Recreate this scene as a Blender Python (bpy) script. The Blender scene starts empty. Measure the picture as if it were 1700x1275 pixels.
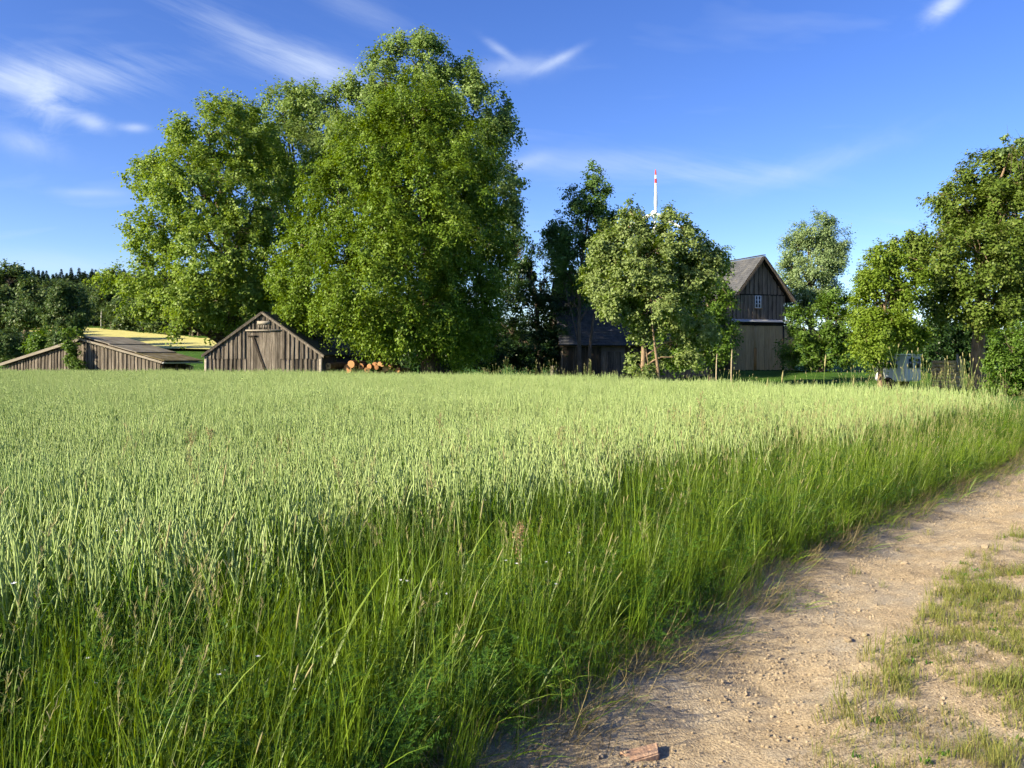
import bpy, bmesh, math, random
import numpy as np
from mathutils import Vector, Matrix

R = math.radians
random.seed(5)
rng = np.random.default_rng(7)
scene = bpy.context.scene
COL = scene.collection

# ------------------------------------------------------------------ camera
F = 1373.0          # focal length in photograph pixels (1700 wide)
EYE = 1.70          # eye height
HY = 590.0          # photograph row of the horizon
cam_d = bpy.data.cameras.new('camera')
cam_d.sensor_width = 36.0
cam_d.lens = F / 1700 * 36
cam_d.shift_y = -(637.5 - HY) / 1700
cam_d.clip_start = 0.05
cam_d.clip_end = 8000
cam = bpy.data.objects.new('camera', cam_d)
COL.objects.link(cam)
cam.location = (0, 0, EYE)
cam.rotation_euler = (R(90), 0, 0)
scene.camera = cam

# ------------------------------------------------------------------ light
SUN_EL = R(25)
SUN_DIR = Vector((-0.883 * math.cos(SUN_EL), -0.469 * math.cos(SUN_EL), math.sin(SUN_EL)))   # towards the sun
sun_d = bpy.data.lights.new('sun', 'SUN')
sun_d.energy = 5.0
sun_d.angle = R(0.55)
sun_d.color = (1.0, 0.88, 0.66)
sun = bpy.data.objects.new('sun', sun_d)
COL.objects.link(sun)
sun.rotation_euler = SUN_DIR.to_track_quat('Z', 'Y').to_euler()
scene.view_settings.view_transform = 'Standard'
scene.view_settings.look = 'None'
scene.view_settings.exposure = 1.40
scene.view_settings.gamma = 1.0
scene.cycles.max_bounces = 6
scene.cycles.diffuse_bounces = 3
scene.cycles.glossy_bounces = 2
scene.cycles.transmission_bounces = 4
scene.cycles.transparent_max_bounces = 4
scene.cycles.caustics_reflective = False
scene.cycles.caustics_refractive = False
scene.cycles.use_denoising = True
scene.cycles.use_adaptive_sampling = True
scene.cycles.adaptive_threshold = 0.025
scene.cycles.adaptive_min_samples = 16
scene.cycles.sample_clamp_indirect = 6.0
scene.render.film_transparent = False

world = bpy.data.worlds.new('World')
scene.world = world
world.use_nodes = True
world.cycles.sampling_method = 'MANUAL'
world.cycles.sample_map_resolution = 256
wn = world.node_tree
wn.nodes.clear()


def wnode(t, **kw):
    n = wn.nodes.new(t)
    for k, v in kw.items():
        setattr(n, k, v)
    return n


def wmath(op, a, b=None, c=None, clamp=False):
    n = wnode('ShaderNodeMath', operation=op, use_clamp=clamp)
    for i, v in enumerate((a, b, c)):
        if v is None:
            continue
        if isinstance(v, (int, float)):
            n.inputs[i].default_value = v
        else:
            wn.links.new(v, n.inputs[i])
    return n.outputs[0]


def build_world():
    sky = wnode('ShaderNodeTexSky', sky_type='NISHITA')
    sky.sun_disc = False
    sky.sun_elevation = SUN_EL
    sky.sun_rotation = math.atan2(SUN_DIR.x, SUN_DIR.y)
    sky.altitude = 600
    sky.air_density = 0.85
    sky.dust_density = 0.8
    sky.ozone_density = 2.6
    hs = wnode('ShaderNodeHueSaturation')
    hs.inputs['Hue'].default_value = 0.519
    hs.inputs['Saturation'].default_value = 1.24
    hs.inputs['Value'].default_value = 1.0
    wn.links.new(sky.outputs[0], hs.inputs['Color'])
    tc = wnode('ShaderNodeTexCoord')
    sep = wnode('ShaderNodeSeparateXYZ')
    wn.links.new(tc.outputs['Generated'], sep.inputs[0])
    az = wmath('ARCTAN2', sep.outputs[0], sep.outputs[1])
    el = wmath('ARCSINE', sep.outputs[2])

    def noise(sx, sy, ang, det, dist, seed):
        ca, sa = math.cos(R(ang)), math.sin(R(ang))
        u = wmath('ADD', wmath('MULTIPLY', az, ca * F / sx), wmath('MULTIPLY', el, sa * F / sx))
        v = wmath('ADD', wmath('MULTIPLY', az, -sa * F / sy), wmath('MULTIPLY', el, ca * F / sy))
        comb = wnode('ShaderNodeCombineXYZ')
        wn.links.new(u, comb.inputs[0])
        wn.links.new(v, comb.inputs[1])
        comb.inputs[2].default_value = seed
        nz = wnode('ShaderNodeTexNoise')
        nz.inputs['Scale'].default_value = 1.0
        nz.inputs['Detail'].default_value = det
        nz.inputs['Roughness'].default_value = 0.64
        nz.inputs['Distortion'].default_value = dist
        wn.links.new(comb.outputs[0], nz.inputs['Vector'])
        return wmath('SUBTRACT', nz.outputs[0], 0.52)
    puff = noise(60, 36, 8, 6, 0.5, 3.1)
    streak = noise(150, 17, -16, 7, 0.25, 8.2)

    def blob(px, py, prx, pry, ang, strength, kind, amp):
        a0 = math.atan((px - 850) / F)
        e0 = math.atan((HY - py) / F * math.cos(a0))
        ca, sa = math.cos(R(ang)), math.sin(R(ang))
        du = wmath('SUBTRACT', az, a0)
        dv = wmath('SUBTRACT', el, e0)
        u = wmath('MULTIPLY_ADD', du, ca * F / prx, wmath('MULTIPLY', dv, sa * F / prx))
        v = wmath('MULTIPLY_ADD', du, -sa * F / pry, wmath('MULTIPLY', dv, ca * F / pry))
        r2 = wmath('MULTIPLY_ADD', u, u, wmath('MULTIPLY', v, v))
        g = wmath('POWER', 2.71828, wmath('MULTIPLY', r2, -1.0))
        nn = wmath('MULTIPLY_ADD', puff if kind else streak, amp * 1.45, g)
        return wmath('MULTIPLY', nn, wmath('MULTIPLY', g, strength * 0.8), clamp=True)

    blobs = [
        # px, py, rx, ry, angle, strength, noise, amp
        (60, 128, 180, 36, 10, 0.52, 0, 2.0),
        (75, 158, 46, 46, 30, 0.62, 1, 2.2),
        (40, 235, 60, 22, -14, 0.35, 1, 1.2),
        (152, 203, 30, 14, -8, 0.70, 1, 1.0),
        (222, 212, 24, 8, 4, 0.62, 1, 0.8),
        (440, 82, 170, 32, -20, 0.42, 0, 1.6),
        (540, 116, 90, 32, -14, 0.62, 0, 1.1),
        (590, 12, 120, 26, -18, 0.22, 0, 1.2),
        (860, 112, 90, 20, 4, 0.40, 1, 1.0),
        (925, 100, 55, 9, 24, 0.55, 1, 0.8),
        (832, 84, 40, 9, -30, 0.45, 1, 0.8),
        (1572, 10, 40, 17, 28, 0.9, 1, 1.2),
        (1010, 272, 190, 26, 0, 0.24, 0, 1.1),
        (1220, 290, 140, 22, -5, 0.32, 0, 1.4),
        (1350, 275, 170, 24, 14, 0.20, 1, 1.3),
        (150, 320, 60, 8, 3, 0.30, 1, 0.8),
        (90, 440, 150, 26, 0, 0.30, 0, 0.8),
        (880, 268, 55, 16, 15, 0.36, 1, 0.9),
    ]
    tot = None
    for b in blobs:
        a = blob(*b)
        tot = a if tot is None else wmath('SUBTRACT', wmath('ADD', tot, a), wmath('MULTIPLY', tot, a))
    # thin cirrus over the whole sky
    comb = wnode('ShaderNodeCombineXYZ')
    dn = wmath('ADD', wmath('ABSOLUTE', sep.outputs[2]), 0.25)
    wn.links.new(wmath('MULTIPLY', wmath('DIVIDE', sep.outputs[0], dn), 1.1), comb.inputs[0])
    wn.links.new(wmath('MULTIPLY', wmath('DIVIDE', sep.outputs[1], dn), 2.6), comb.inputs[1])
    nz = wnode('ShaderNodeTexNoise')
    nz.inputs['Scale'].default_value = 1.5
    nz.inputs['Detail'].default_value = 4
    nz.inputs['Roughness'].default_value = 0.55
    nz.inputs['Distortion'].default_value = 0.5
    wn.links.new(comb.outputs[0], nz.inputs['Vector'])
    wis = wmath('MULTIPLY', wmath('SUBTRACT', nz.outputs[0], 0.56), 0.7, clamp=True)
    tot = wmath('SUBTRACT', wmath('ADD', tot, wis), wmath('MULTIPLY', tot, wis), clamp=True)
    mix = wnode('ShaderNodeMix', data_type='RGBA')
    wn.links.new(tot, mix.inputs[0])
    wn.links.new(hs.outputs[0], mix.inputs[6])
    mix.inputs[7].default_value = (3.6, 4.1, 4.9, 1)
    bg = wnode('ShaderNodeBackground')
    bg.inputs['Strength'].default_value = 0.090
    wn.links.new(mix.outputs[2], bg.inputs['Color'])
    out = wnode('ShaderNodeOutputWorld')
    wn.links.new(bg.outputs[0], out.inputs['Surface'])


build_world()

# ------------------------------------------------------------------ helpers


def P(px, py, D):
    """place at distance D that stands at this photograph pixel"""
    return np.array(((px - 850) / F * D, D, EYE + (HY - py) / F * D))


def sstep(a, b, x):
    t = np.clip((np.asarray(x, float) - a) / (b - a), 0, 1)
    return t * t * (3 - 2 * t)


XE_Y = np.array([-12, -5, 0, 3.4, 5, 6.3, 8.64, 13.3, 20, 40, 80, 200])
XE_X = np.array([-10.4, -5.8, -2.40, 0.02, 1.18, 2.08, 4.05, 8.2, 14.2, 32.5, 70, 180])


def xedge(Y):
    return np.interp(Y, XE_Y, XE_X)


def sdist(X, Y):
    """distance to the left of the edge of the dirt track"""
    return (xedge(Y) - X) * 0.76


FB_X = np.array([-80, -60, -31, -20, -9.2, 0, 4.4, 6.8, 9.2, 10.3, 11.5])
FB_Y = np.array([60, 57, 50, 45.5, 40.7, 34, 29, 25.5, 20, 17.6, 15.5])


def height(X, Y):
    X = np.asarray(X, float)
    Y = np.asarray(Y, float)
    h = np.zeros(np.broadcast(X, Y).shape)
    h = h - 1.0 * sstep(43, 56, Y) * sstep(-12, -22, X) * (1 - sstep(66, 95, Y))
    h = h + 0.088 * np.clip(Y - 78, 0, 170) * sstep(10, -45, X) * sstep(70, 105, Y)
    h = h + 0.6 * sstep(46, 60, Y) * sstep(8, 16, X)
    h = h + 0.03 * np.clip(Y - 150, 0, 500) * sstep(150, 260, Y)
    h = h + 0.03 * np.sin(X * 0.31 + 1) * np.sin(Y * 0.27)
    s = sdist(X, Y)
    h = h - 0.05 * np.exp(-((s + 0.45) / 0.35) ** 2) * (Y < 60)
    return h


def hz(x, y):
    return float(height(np.array([x]), np.array([y]))[0])


def tag(o, label=None, cat=None, group=None, kind=None):
    if label:
        o['label'] = label
    if cat:
        o['category'] = cat
    if group:
        o['group'] = group
    if kind:
        o['kind'] = kind
    return o


def make_mesh(name, verts, faces, mats=None, smooth=False, mat_idx=None):
    """faces: (n,4) or (n,3) int array, or list of lists"""
    me = bpy.data.meshes.new(name)
    verts = np.asarray(verts, dtype=np.float32)
    if isinstance(faces, np.ndarray):
        n, k = faces.shape
        me.vertices.add(len(verts))
        me.vertices.foreach_set('co', verts.ravel())
        me.loops.add(n * k)
        me.loops.foreach_set('vertex_index', faces.astype(np.int32).ravel())
        me.polygons.add(n)
        me.polygons.foreach_set('loop_start', np.arange(0, n * k, k, dtype=np.int32))
        me.polygons.foreach_set('loop_total', np.full(n, k, dtype=np.int32))
        if mat_idx is not None:
            me.polygons.foreach_set('material_index', np.asarray(mat_idx, dtype=np.int32))
        me.update(calc_edges=True)
        me.validate()
    else:
        me.from_pydata([tuple(map(float, v)) for v in verts], [], faces)
        if mat_idx is not None:
            for p, i in zip(me.polygons, mat_idx):
                p.material_index = i
        me.update()
    if mats is not None:
        for m in (mats if isinstance(mats, (list, tuple)) else [mats]):
            me.materials.append(m)
    if smooth:
        me.polygons.foreach_set('use_smooth', np.ones(len(me.polygons), dtype=bool))
    return me


def add_obj(name, me, parent=None, loc=None, rot=None):
    o = bpy.data.objects.new(name, me)
    COL.objects.link(o)
    if parent is not None:
        o.parent = parent
    if loc is not None:
        o.location = [float(v) for v in loc]
    if rot is not None:
        o.rotation_euler = rot
    return o


def empty(name, loc, rz=0.0):
    o = bpy.data.objects.new(name, None)
    COL.objects.link(o)
    o.location = [float(v) for v in loc]
    o.rotation_euler = (0, 0, rz)
    o.empty_display_size = 0.3
    return o


# --- materials
def nmat(name):
    m = bpy.data.materials.new(name)
    m.use_nodes = True
    nt = m.node_tree
    nt.nodes.clear()
    out = nt.nodes.new('ShaderNodeOutputMaterial')
    return m, nt, out


def N(nt, t, **kw):
    n = nt.nodes.new(t)
    for k, v in kw.items():
        setattr(n, k, v)
    return n


def ramp(nt, src, stops):
    r = N(nt, 'ShaderNodeValToRGB')
    e = r.color_ramp.elements
    while len(e) > 1:
        e.remove(e[-1])
    e[0].position = stops[0][0]
    e[0].color = (*stops[0][1], 1)
    for p, c in stops[1:]:
        x = e.new(p)
        x.color = (*c, 1)
    nt.links.new(src, r.inputs[0])
    return r.outputs[0]


def leaf_mat(name, cols, trans=0.35, tcol=None, rough=0.45, spec=0.35, src='attr', noise_scale=0.25, back=None):
    """foliage: colour varies from leaf to leaf; part of the light goes through"""
    m, nt, out = nmat(name)
    if src == 'attr':
        a = N(nt, 'ShaderNodeAttribute', attribute_name='rnd')
        val = a.outputs['Fac']
    else:
        oi = N(nt, 'ShaderNodeObjectInfo')
        nz = N(nt, 'ShaderNodeTexNoise')
        nz.inputs['Scale'].default_value = noise_scale
        nz.inputs['Detail'].default_value = 3
        nt.links.new(oi.outputs['Location'], nz.inputs['Vector'])
        mul = N(nt, 'ShaderNodeMath', operation='MULTIPLY_ADD')
        nt.links.new(oi.outputs['Random'], mul.inputs[0])
        mul.inputs[1].default_value = 0.5
        nt.links.new(nz.outputs[0], mul.inputs[2])
        sub = N(nt, 'ShaderNodeMath', operation='SUBTRACT', use_clamp=True)
        nt.links.new(mul.outputs[0], sub.inputs[0])
        sub.inputs[1].default_value = 0.25
        # mixed with the variation from blade to blade
        a = N(nt, 'ShaderNodeAttribute', attribute_name='rnd')
        mx = N(nt, 'ShaderNodeMath', operation='MULTIPLY_ADD')
        nt.links.new(a.outputs['Fac'], mx.inputs[0])
        mx.inputs[1].default_value = 0.5
        hf = N(nt, 'ShaderNodeMath', operation='MULTIPLY')
        nt.links.new(sub.outputs[0], hf.inputs[0])
        hf.inputs[1].default_value = 0.5
        nt.links.new(hf.outputs[0], mx.inputs[2])
        val = mx.outputs[0]
    n = len(cols)
    col = ramp(nt, val, [(i / max(1, n - 1), c) for i, c in enumerate(cols)])
    if back is not None:
        ge = N(nt, 'ShaderNodeNewGeometry')
        mb = N(nt, 'ShaderNodeMix', data_type='RGBA')
        nt.links.new(ge.outputs['Backfacing'], mb.inputs[0])
        nt.links.new(col, mb.inputs[6])
        mb.inputs[7].default_value = (*back, 1)
        col = mb.outputs[2]
    pb = N(nt, 'ShaderNodeBsdfPrincipled')
    pb.inputs['Roughness'].default_value = rough
    pb.inputs['Specular IOR Level'].default_value = spec
    nt.links.new(col, pb.inputs['Base Color'])
    tr = N(nt, 'ShaderNodeBsdfTranslucent')
    hs = N(nt, 'ShaderNodeHueSaturation')
    hs.inputs['Hue'].default_value = 0.485
    hs.inputs['Saturation'].default_value = 1.15
    hs.inputs['Value'].default_value = 1.5
    nt.links.new(col, hs.inputs['Color'])
    nt.links.new(hs.outputs[0], tr.inputs['Color'])
    mix = N(nt, 'ShaderNodeMixShader')
    mix.inputs[0].default_value = trans
    nt.links.new(pb.outputs[0], mix.inputs[1])
    nt.links.new(tr.outputs[0], mix.inputs[2])
    nt.links.new(mix.outputs[0], out.inputs[0])
    return m


def rough_mat(name, stops, scale=4.0, rough=0.85, bump=0.3, bump_scale=None, stretch=(1, 1, 1), obj_var=0.0,
              detail=6, spec=0.25, coord='Object', metallic=0.0):
    """procedural surface: noise colour, fine relief, variation from object to object"""
    m, nt, out = nmat(name)
    tc = N(nt, 'ShaderNodeTexCoord')
    mp = N(nt, 'ShaderNodeMapping')
    mp.inputs['Scale'].default_value = stretch
    nt.links.new(tc.outputs[coord], mp.inputs['Vector'])
    vec = mp.outputs[0]
    oi = N(nt, 'ShaderNodeObjectInfo')
    if obj_var > 0:
        cb = N(nt, 'ShaderNodeVectorMath', operation='MULTIPLY_ADD')
        cmb = N(nt, 'ShaderNodeCombineXYZ')
        for i in range(3):
            nt.links.new(oi.outputs['Random'], cmb.inputs[i])
        cb.inputs[1].default_value = (31, 17, 53)
        nt.links.new(cmb.outputs[0], cb.inputs[0])
        nt.links.new(vec, cb.inputs[2])
        vec = cb.outputs[0]
    nz = N(nt, 'ShaderNodeTexNoise')
    nz.inputs['Scale'].default_value = scale
    nz.inputs['Detail'].default_value = detail
    nz.inputs['Roughness'].default_value = 0.62
    nt.links.new(vec, nz.inputs['Vector'])
    col = ramp(nt, nz.outputs[0], stops)
    if obj_var > 0:
        hs = N(nt, 'ShaderNodeHueSaturation')
        mr = N(nt, 'ShaderNodeMapRange')
        mr.inputs[3].default_value = 1 - obj_var
        mr.inputs[4].default_value = 1 + obj_var
        nt.links.new(oi.outputs['Random'], mr.inputs[0])
        nt.links.new(mr.outputs[0], hs.inputs['Value'])
        nt.links.new(col, hs.inputs['Color'])
        col = hs.outputs[0]
    pb = N(nt, 'ShaderNodeBsdfPrincipled')
    pb.inputs['Roughness'].default_value = rough
    pb.inputs['Specular IOR Level'].default_value = spec
    pb.inputs['Metallic'].default_value = metallic
    nt.links.new(col, pb.inputs['Base Color'])
    if bump > 0:
        n2 = N(nt, 'ShaderNodeTexNoise')
        n2.inputs['Scale'].default_value = bump_scale or scale * 3
        n2.inputs['Detail'].default_value = 5
        nt.links.new(vec, n2.inputs['Vector'])
        bp = N(nt, 'ShaderNodeBump')
        bp.inputs['Strength'].default_value = bump
        bp.inputs['Distance'].default_value = 0.02
        nt.links.new(n2.outputs[0], bp.inputs['Height'])
        nt.links.new(bp.outputs[0], pb.inputs['Normal'])
    nt.links.new(pb.outputs[0], out.inputs[0])
    return m


def plain(name, col, rough=0.6, spec=0.3, metallic=0.0):
    return rough_mat(name, [(0.3, tuple(c * 0.9 for c in col)), (0.7, tuple(min(1, c * 1.08) for c in col))],
                     scale=6, rough=rough, bump=0.05, spec=spec, metallic=metallic)


# --- geometry builders (numpy)
class Geo:
    def __init__(self):
        self.v, self.f, self.m, self.r = [], [], [], []
        self.n = 0

    def add(self, v, f, mi=0, rnd=None):
        v = np.asarray(v, float).reshape(-1, 3)
        f = np.asarray(f, int)
        self.v.append(v)
        self.f.append(f + self.n)
        self.m.append(np.full(len(f), mi))
        self.r.append(np.full(len(f), 0.5) if rnd is None else np.broadcast_to(rnd, (len(f),)))
        self.n += len(v)

    def mesh(self, name, mats, smooth=False):
        f = np.concatenate(self.f)
        me = make_mesh(name, np.concatenate(self.v), f, mats, smooth, np.concatenate(self.m))
        a = me.attributes.new('rnd', 'FLOAT', 'FACE')
        r = np.concatenate(self.r).astype(np.float32)
        if len(r) == len(me.polygons):
            a.data.foreach_set('value', r)
        return me


def unit(a):
    return a / np.maximum(np.linalg.norm(a, axis=-1, keepdims=True), 1e-9)


def tubes(paths, radii, sides=4):
    """paths (n,k,3), radii (n,k) -> verts, quads, quads per tube"""
    paths = np.asarray(paths, float)
    radii = np.asarray(radii, float)
    n, k, _ = paths.shape
    tan = unit(np.gradient(paths, axis=1))
    ref = np.where(np.abs(tan[..., 2:3]) > 0.9, np.array([1.0, 0, 0]), np.array([0, 0, 1.0]))
    u = unit(np.cross(tan, ref))
    w = np.cross(tan, u)
    ang = np.arange(sides) / sides * 2 * np.pi
    ring = (u[:, :, None, :] * np.cos(ang)[None, None, :, None] + w[:, :, None, :] * np.sin(ang)[None, None, :, None])
    v = paths[:, :, None, :] + ring * radii[:, :, None, None]
    idx = np.arange(n * k * sides).reshape(n, k, sides)
    a = idx[:, :-1, :]
    b = np.roll(a, -1, axis=2)
    c = idx[:, 1:, :]
    d = np.roll(c, -1, axis=2)
    q = np.stack([a, b, d, c], axis=-1).reshape(-1, 4)
    return v.reshape(-1, 3), q, (k - 1) * sides


def ribbons(base, az, lean, curl, length, width, nseg=4, twist=None, tipw=0.05, basew=0.6):
    """curved tapering blades; returns verts, quads, quads per blade"""
    n = len(base)
    t = np.linspace(0, 1, nseg + 1)
    th = lean[:, None] + curl[:, None] * t[None, :] ** 1.5
    step = length[:, None] / nseg
    r = np.concatenate([np.zeros((n, 1)), np.cumsum(np.sin(th[:, :-1]) * step, 1)], 1)
    z = np.concatenate([np.zeros((n, 1)), np.cumsum(np.cos(th[:, :-1]) * step, 1)], 1)
    d = np.stack([np.cos(az), np.sin(az), np.zeros(n)], -1)
    ctr = base[:, None, :] + d[:, None, :] * r[..., None]
    ctr[..., 2] += z
    if twist is None:
        twist = np.zeros(n)
    side_h = np.stack([-np.sin(az), np.cos(az), np.zeros(n)], -1)
    nrm = np.stack([np.cos(th) * np.cos(az)[:, None], np.cos(th) * np.sin(az)[:, None], -np.sin(th)], -1)
    tw = twist[:, None] * (0.4 + 0.6 * t[None, :])
    side = side_h[:, None, :] * np.cos(tw)[..., None] + nrm * np.sin(tw)[..., None]
    prof = np.interp(t, [0, 0.25, 0.6, 1.0], [basew, 1.0, 0.85, tipw])
    half = width[:, None] * prof[None, :] * 0.5
    v = np.stack([ctr - side * half[..., None], ctr + side * half[..., None]], 2)
    idx = np.arange(n * (nseg + 1) * 2).reshape(n, nseg + 1, 2)
    q = np.stack([idx[:, :-1, 0], idx[:, :-1, 1], idx[:, 1:, 1], idx[:, 1:, 0]], -1).reshape(-1, 4)
    return v.reshape(-1, 3), q, nseg


def box_arrays(x0, x1, y0, y1, z0, z1):
    v = [(x0, y0, z0), (x1, y0, z0), (x1, y1, z0), (x0, y1, z0), (x0, y0, z1), (x1, y0, z1), (x1, y1, z1), (x0, y1, z1)]
    f = [(0, 3, 2, 1), (4, 5, 6, 7), (0, 1, 5, 4), (1, 2, 6, 5), (2, 3, 7, 6), (3, 0, 4, 7)]
    return np.array(v, float), np.array(f)


def box_obj(name, x0, x1, y0, y1, z0, z1, mat, parent=None):
    v, f = box_arrays(x0, x1, y0, y1, z0, z1)
    return add_obj(name, make_mesh(name, v, f, mat), parent)


def prism_obj(name, poly, a0, a1, axis, mat, parent=None):
    """extrude a polygon; axis 'y': poly is (x,z) from y=a0..a1; axis 'x': poly is (y,z)"""
    n = len(poly)
    mk = (lambda p, a: (p[0], a, p[1])) if axis == 'y' else (lambda p, a: (a, p[0], p[1]))
    v = [mk(p, a0) for p in poly] + [mk(p, a1) for p in poly]
    f = [list(range(n))[::-1], list(range(n, 2 * n))]
    for i in range(n):
        j = (i + 1) % n
        f.append([i, j, n + j, n + i])
    me = make_mesh(name, v, f, mat)
    bm = bmesh.new()
    bm.from_mesh(me)
    bmesh.ops.recalc_face_normals(bm, faces=bm.faces)
    bm.to_mesh(me)
    bm.free()
    return add_obj(name, me, parent)


def scatter(name, src, pts, rot, scl, idx, label, cat, group=None):
    """uncountable growth: one object whose points carry copies of the source meshes"""
    me = bpy.data.meshes.new(name)
    me.vertices.add(len(pts))
    me.vertices.foreach_set('co', np.asarray(pts, np.float32).ravel())
    for nm, ty, arr, key in (('rot', 'FLOAT_VECTOR', rot, 'vector'), ('scl', 'FLOAT_VECTOR', scl, 'vector'), ('idx', 'INT', idx, 'value')):
        a = me.attributes.new(nm, ty, 'POINT')
        a.data.foreach_set(key, np.asarray(arr, np.int32 if ty == 'INT' else np.float32).ravel())
    o = add_obj(name, me)
    ng = bpy.data.node_groups.new(name + '_nodes', 'GeometryNodeTree')
    ng.interface.new_socket('Geometry', in_out='INPUT', socket_type='NodeSocketGeometry')
    ng.interface.new_socket('Geometry', in_out='OUTPUT', socket_type='NodeSocketGeometry')
    gi = ng.nodes.new('NodeGroupInput')
    go = ng.nodes.new('NodeGroupOutput')
    iop = ng.nodes.new('GeometryNodeInstanceOnPoints')
    ci = ng.nodes.new('GeometryNodeCollectionInfo')
    ci.inputs['Collection'].default_value = src
    ci.inputs['Separate Children'].default_value = True
    ci.inputs['Reset Children'].default_value = True
    iop.inputs['Pick Instance'].default_value = True

    def attr(nm, ty):
        n = ng.nodes.new('GeometryNodeInputNamedAttribute')
        n.data_type = ty
        n.inputs[0].default_value = nm
        return [s for s in n.outputs if s.enabled and s.name == 'Attribute'][0]
    e2r = ng.nodes.new('FunctionNodeEulerToRotation')
    ng.links.new(attr('rot', 'FLOAT_VECTOR'), e2r.inputs[0])
    ng.links.new(gi.outputs[0], iop.inputs['Points'])
    ng.links.new(ci.outputs[0], iop.inputs['Instance'])
    ng.links.new(attr('idx', 'INT'), iop.inputs['Instance Index'])
    ng.links.new(e2r.outputs[0], iop.inputs['Rotation'])
    ng.links.new(attr('scl', 'FLOAT_VECTOR'), iop.inputs['Scale'])
    ng.links.new(iop.outputs[0], go.inputs[0])
    md = o.modifiers.new('growth', 'NODES')
    md.node_group = ng
    return tag(o, label, cat, group, 'stuff')


def source_collection(name, meshes):
    c = bpy.data.collections.new(name)
    for i, me in enumerate(meshes):
        o = bpy.data.objects.new('%s_%02d' % (name, i), me)
        c.objects.link(o)
    return c


def jitter_grid(x0, x1, y0, y1, step, r):
    gx, gy = np.meshgrid(np.arange(x0, x1, step), np.arange(y0, y1, step))
    p = np.stack([gx.ravel(), gy.ravel()], -1)
    return p + r.uniform(-0.5, 0.5, p.shape) * step


_TAB = np.random.default_rng(1234).uniform(0, 1, (256, 256))


def fnoise(X, Y, sc, seed=0):
    """smooth lattice noise, two octaves, 0..1"""
    def oct_(x, y):
        i, j = np.floor(x).astype(int), np.floor(y).astype(int)
        fx, fy = x - i, y - j
        fx, fy = fx * fx * (3 - 2 * fx), fy * fy * (3 - 2 * fy)
        T = lambda p, q: _TAB[p & 255, q & 255]
        return (T(i, j) * (1 - fx) + T(i + 1, j) * fx) * (1 - fy) + (T(i, j + 1) * (1 - fx) + T(i + 1, j + 1) * fx) * fy
    x = np.asarray(X) * sc * 0.55 + seed * 17.37
    y = np.asarray(Y) * sc * 0.55 + seed * 9.13
    n = 0.65 * oct_(x, y) + 0.35 * oct_(x * 2.13 + 31.7, y * 2.07 + 11.3)
    return np.clip(0.5 + (n - 0.5) * 1.5, 0, 1)


# ------------------------------------------------------------------ setting: ground, track, yellow field
def sheet(name, xs, ys, zfun, mat, keep=None, kind='structure'):
    X, Y = np.meshgrid(xs, ys)
    Z = zfun(X, Y)
    v = np.stack([X, Y, Z], -1).reshape(-1, 3)
    nx, ny = len(xs), len(ys)
    i = np.arange(nx * ny).reshape(ny, nx)
    q = np.stack([i[:-1, :-1], i[:-1, 1:], i[1:, 1:], i[1:, :-1]], -1).reshape(-1, 4)
    if keep is not None:
        c = v[q].mean(1)
        q = q[keep(c[:, 0], c[:, 1])]
        used = np.unique(q)
        mp = np.full(len(v), -1)
        mp[used] = np.arange(len(used))
        v = v[used]
        q = mp[q]
    o = add_obj(name, make_mesh(name, v, q, mat, True))
    o['kind'] = kind
    return o


def ground_material():
    m, nt, out = nmat('meadow_ground')
    tc = N(nt, 'ShaderNodeTexCoord')
    n1 = N(nt, 'ShaderNodeTexNoise')
    n1.inputs['Scale'].default_value = 0.35
    n1.inputs['Detail'].default_value = 8
    nt.links.new(tc.outputs['Object'], n1.inputs['Vector'])
    c1 = ramp(nt, n1.outputs[0], [(0.3, (0.035, 0.085, 0.012)), (0.55, (0.055, 0.13, 0.016)), (0.75, (0.09, 0.16, 0.025))])
    n2 = N(nt, 'ShaderNodeTexNoise')
    n2.inputs['Scale'].default_value = 14
    n2.inputs['Detail'].default_value = 6
    nt.links.new(tc.outputs['Object'], n2.inputs['Vector'])
    c2 = ramp(nt, n2.outputs[0], [(0.35, (0.6, 0.6, 0.6)), (0.65, (1.25, 1.2, 1.1))])
    mx = N(nt, 'ShaderNodeMix', data_type='RGBA', blend_type='MULTIPLY')
    mx.inputs[0].default_value = 1
    nt.links.new(c1, mx.inputs[6])
    nt.links.new(c2, mx.inputs[7])
    pb = N(nt, 'ShaderNodeBsdfPrincipled')
    pb.inputs['Roughness'].default_value = 0.95
    pb.inputs['Specular IOR Level'].default_value = 0.1
    nt.links.new(mx.outputs[2], pb.inputs['Base Color'])
    bp = N(nt, 'ShaderNodeBump')
    bp.inputs['Strength'].default_value = 0.8
    bp.inputs['Distance'].default_value = 0.08
    nt.links.new(n2.outputs[0], bp.inputs['Height'])
    nt.links.new(bp.outputs[0], pb.inputs['Normal'])
    nt.links.new(pb.outputs[0], out.inputs[0])
    return m


def symgrid(a, b, fine, lim):
    near = np.arange(a, b + fine, fine)
    left, right = [], []
    st = fine
    x = a
    while x > -lim:
        st *= 1.25
        x -= st
        left.append(x)
    st = fine
    x = near[-1]
    while x < lim:
        st *= 1.25
        x += st
        right.append(x)
    return np.array(left[::-1] + list(near) + right)


gx = symgrid(-70, 50, 1.0, 3500)
gy = symgrid(-20, 110, 1.0, 3500)
MAT_GROUND = ground_material()
ground = sheet('ground', gx, gy, lambda X, Y: height(X, Y) - 0.09 * np.exp(-((sdist(X, Y) + 1.6) / 2.2) ** 4) - 0.01, MAT_GROUND)


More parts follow.
